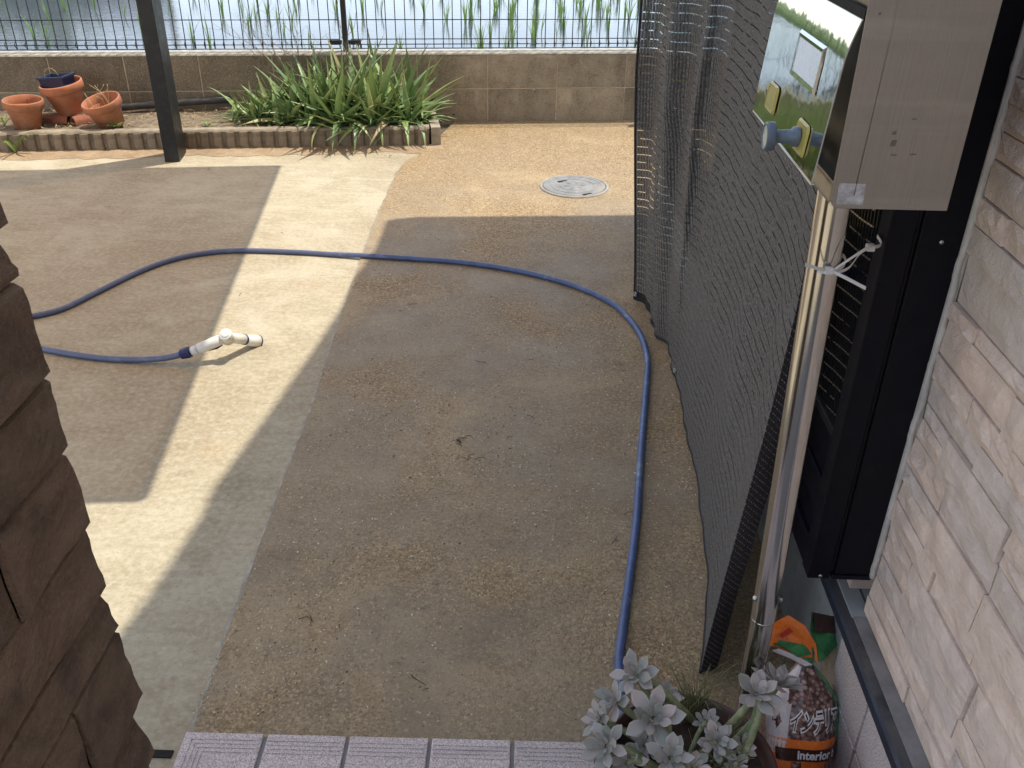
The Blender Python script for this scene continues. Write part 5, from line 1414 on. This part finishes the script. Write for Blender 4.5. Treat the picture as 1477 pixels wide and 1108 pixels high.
def bags():
    cx, cy = 0.474, 1.030
    T = Matrix.Translation((cx, cy, .035)) @ Matrix.Rotation(R(14), 4, 'Z') @ Matrix.Rotation(R(9), 4, 'Y') @ Matrix.Rotation(R(-26), 4, 'X') @ Matrix.Diagonal((1.08, 1, 1.15, 1))
    root = tag(link('soil_bag', None, None, T), 'printed plastic bag of bark chips tied at the neck beside the foundation', 'bag')
    prof = [(0, .0), (.035, .002), (.052, .012), (.060, .035), (.0625, .065), (.060, .095), (.053, .118), (.042, .136), (.027, .152), (.014, .164), (.0105, .170)]
    def rad(z):
        for (ra, za), (rb, zb) in zip(prof, prof[1:]):
            if za <= z <= zb and zb > za: return lerp(ra, rb, (z-za)/(zb-za))
        return .01
    def surf(a, z, off=0.0):
        r = rad(z); w = 1 + .045*math.sin(a*5+z*40) + .035*nz(a*2.2, z*28, 3)
        if z > .12: w += .12*math.sin(a*9)*((z-.12)/.05)
        return Vector(((r*w+off)*math.cos(a), (r*w*.80+off)*math.sin(a), z))
    def patch(name, mat, a0, a1, z0, z1, off, na=18, nzv=14):
        m = MB(); m.grid([[surf(lerp(a0, a1, i/na), lerp(z0, z1, j/nzv), off) for i in range(na+1)] for j in range(nzv+1)]); return m.obj(name, mat, root, T)
    patch('bag_body', MT['barkprint'], 0, 2*math.pi, .0, .170, 0, 40, 30)
    F = -math.pi/2
    patch('side_print', MT['whitefilm'], F-1.55, F-.78, .045, .165, .0007)
    patch('lower_band', MT['orange'], F-1.3, F+1.3, .004, .068, .0007, 26, 10)
    patch('dark_band', MT['darkprint'], F-1.05, F+1.3, .036, .055, .0013, 26, 4)
    patch('green_print', MT['green'], F+.75, F+1.5, .055, .160, .0008)
    def letter(body, size, xs, a0, zc, off, mat, name, slant=0.0, lof=0.0):
        vs, fs = text_mesh(body, size, xs, lof); m = MB()
        m.add([surf(F + a0 + (x+slant*y)/.058, zc+y, off) for x, y in vs], fs); m.obj(name, mat, root, T)
    letter('インテリア', .036, .50, .02, .092, .0012, MT['inkwhite'], 'lettering', .15, .0030)
    letter('インテリア', .036, .50, .02, .092, .0019, MT['darkprint'], 'lettering', .15, .0)
    letter('interior b', .0185, .92, .08, .0455, .0019, MT['inkwhite'], 'lettering', 0, .0006)
    # neck, dark tie and the flared top: orange flap left, green flap right
    m = MB(); m.tube([T @ Vector((0, 0, .164)), T @ Vector((0, 0, .176))], [.0125, .0115], 10); m.obj('neck_tie', MT['green'], root)
    def flap(name, mat, pts, cols=9):
        # pts: outline rows from the neck outward, each (left, right)
        rows = []
        for r, (a, b) in enumerate(pts):
            a, b = Vector(a), Vector(b); row = []
            for k in range(cols):
                t = k/(cols-1); p = lerp(a, b, t)
                p += Vector((.25, -1, .2)).normalized()*(.0045*math.sin(t*11+r*.9)+.003*nz(t*5, r*1.3, 4))*(r/len(pts)+.2)
                q0 = Vector((0, -.008, .170)); e = p - q0
                p = q0 + Vector((e.x*1.65+.012, e.y + e.z*.45, e.z*.92))
                row.append(p)
            rows.append(row)
        m = MB(); m.grid(rows); m.grid([[p+Vector((.0003, .0009, .0003)) for p in q][::-1] for q in rows]); return m.obj(name, mat, root, T)
    flap('top_flap', MT['orange'], [((-.010, -.006, .170), (.004, -.010, .170)), ((-.026, -.010, .186), (.004, -.012, .196)), ((-.044, -.012, .196), (-.004, -.006, .222)), ((-.064, -.014, .203), (-.020, .0, .236))])
    flap('flap_print', MT['green'], [((-.020, -.0165, .180), (-.004, -.017, .184)), ((-.030, -.0185, .192), (-.010, -.019, .197)), ((-.046, -.020, .2005), (-.036, -.019, .206))], 5)
    flap('flap_print', MT['whitefilm'], [((-.012, -.012, .166), (-.004, -.014, .168)), ((-.030, -.016, .180), (-.022, -.017, .184)), ((-.047, -.018, .1905), (-.040, -.0185, .1945))], 4)
    flap('top_flap', MT['green'], [((-.003, -.011, .170), (.012, -.004, .170)), ((-.002, -.010, .192), (.030, .006, .184)), ((.002, .0, .216), (.046, .014, .196)), ((.010, .008, .238), (.050, .020, .222))])
    flap('top_flap', MT['creamfilm'], [((.006, .004, .140), (.048, .02, .120)), ((.012, .008, .168), (.052, .026, .158)), ((.02, .014, .196), (.056, .028, .188))])
    flap('flap_print', MT['darkprint'], [((.006, -.004, .212), (.036, .009, .204)), ((.010, .002, .238), (.044, .014, .226))], 5)
    flap('flap_print', MT['redprint'], [((-.034, -.0175, .2085), (-.020, -.0155, .2165)), ((-.037, -.0165, .2135), (-.023, -.0145, .2215))], 3)
    # second bag lying in front
    U = Matrix.Translation((0.480, .918, .098)) @ Matrix.Rotation(R(15), 4, 'Z') @ Matrix.Diagonal((.95, .62, 1.45, 1))
    r2 = tag(link('clear_bag', None, None, U), 'crumpled pinkish clear plastic bag in front of the bark bag', 'bag')
    m = MB(); rows = []
    for j in range(15):
        v = j/14; row = []
        for i in range(33):
            a = 2*math.pi*i/32; s = math.sin(math.pi*v)**.6
            row.append(Vector((.072*s*math.cos(a)*(1+.14*nz(math.cos(a)*2, v*5, math.sin(a)*2)), .055*s*math.sin(a)*(1+.12*nz(math.cos(a)*3, v*5, 8)), (-.055+.115*v) + .010*nz(math.cos(a)*2.5, math.sin(a)*2.5, v*6))))
        rows.append(row)
    m.grid(rows); m.obj('bag_film', MT['pinkfilm'], r2, U)
    def rib(name, mat, a0, a1, v0, v1, off):
        mm = MB(); rr_ = []
        for j in range(9):
            v = lerp(v0, v1, j/8); row = []
            for i in range(9):
                a = lerp(a0, a1, i/8) + .25*(v-.5); s = math.sin(math.pi*v)**.6
                row.append(Vector(((.072*s*(1+.14*nz(math.cos(a)*2, v*5, math.sin(a)*2))+off)*math.cos(a), (.055*s*(1+.12*nz(math.cos(a)*3, v*5, 8))+off)*math.sin(a), (-.055+.115*v) + .010*nz(math.cos(a)*2.5, math.sin(a)*2.5, v*6) + off)))
            rr_.append(row)
        mm.grid(rr_); mm.obj(name, mat, r2, U)
    rib('contents_print', MT['brownpaper'], F-1.0, F+.1, .40, .86, .0012); rib('fold_highlight', MT['whitefilm'], F+.45, F+.75, .45, .95, .0014); rib('fold_highlight', MT['whitefilm'], F-1.35, F-1.15, .4, .9, .0014)
bags()
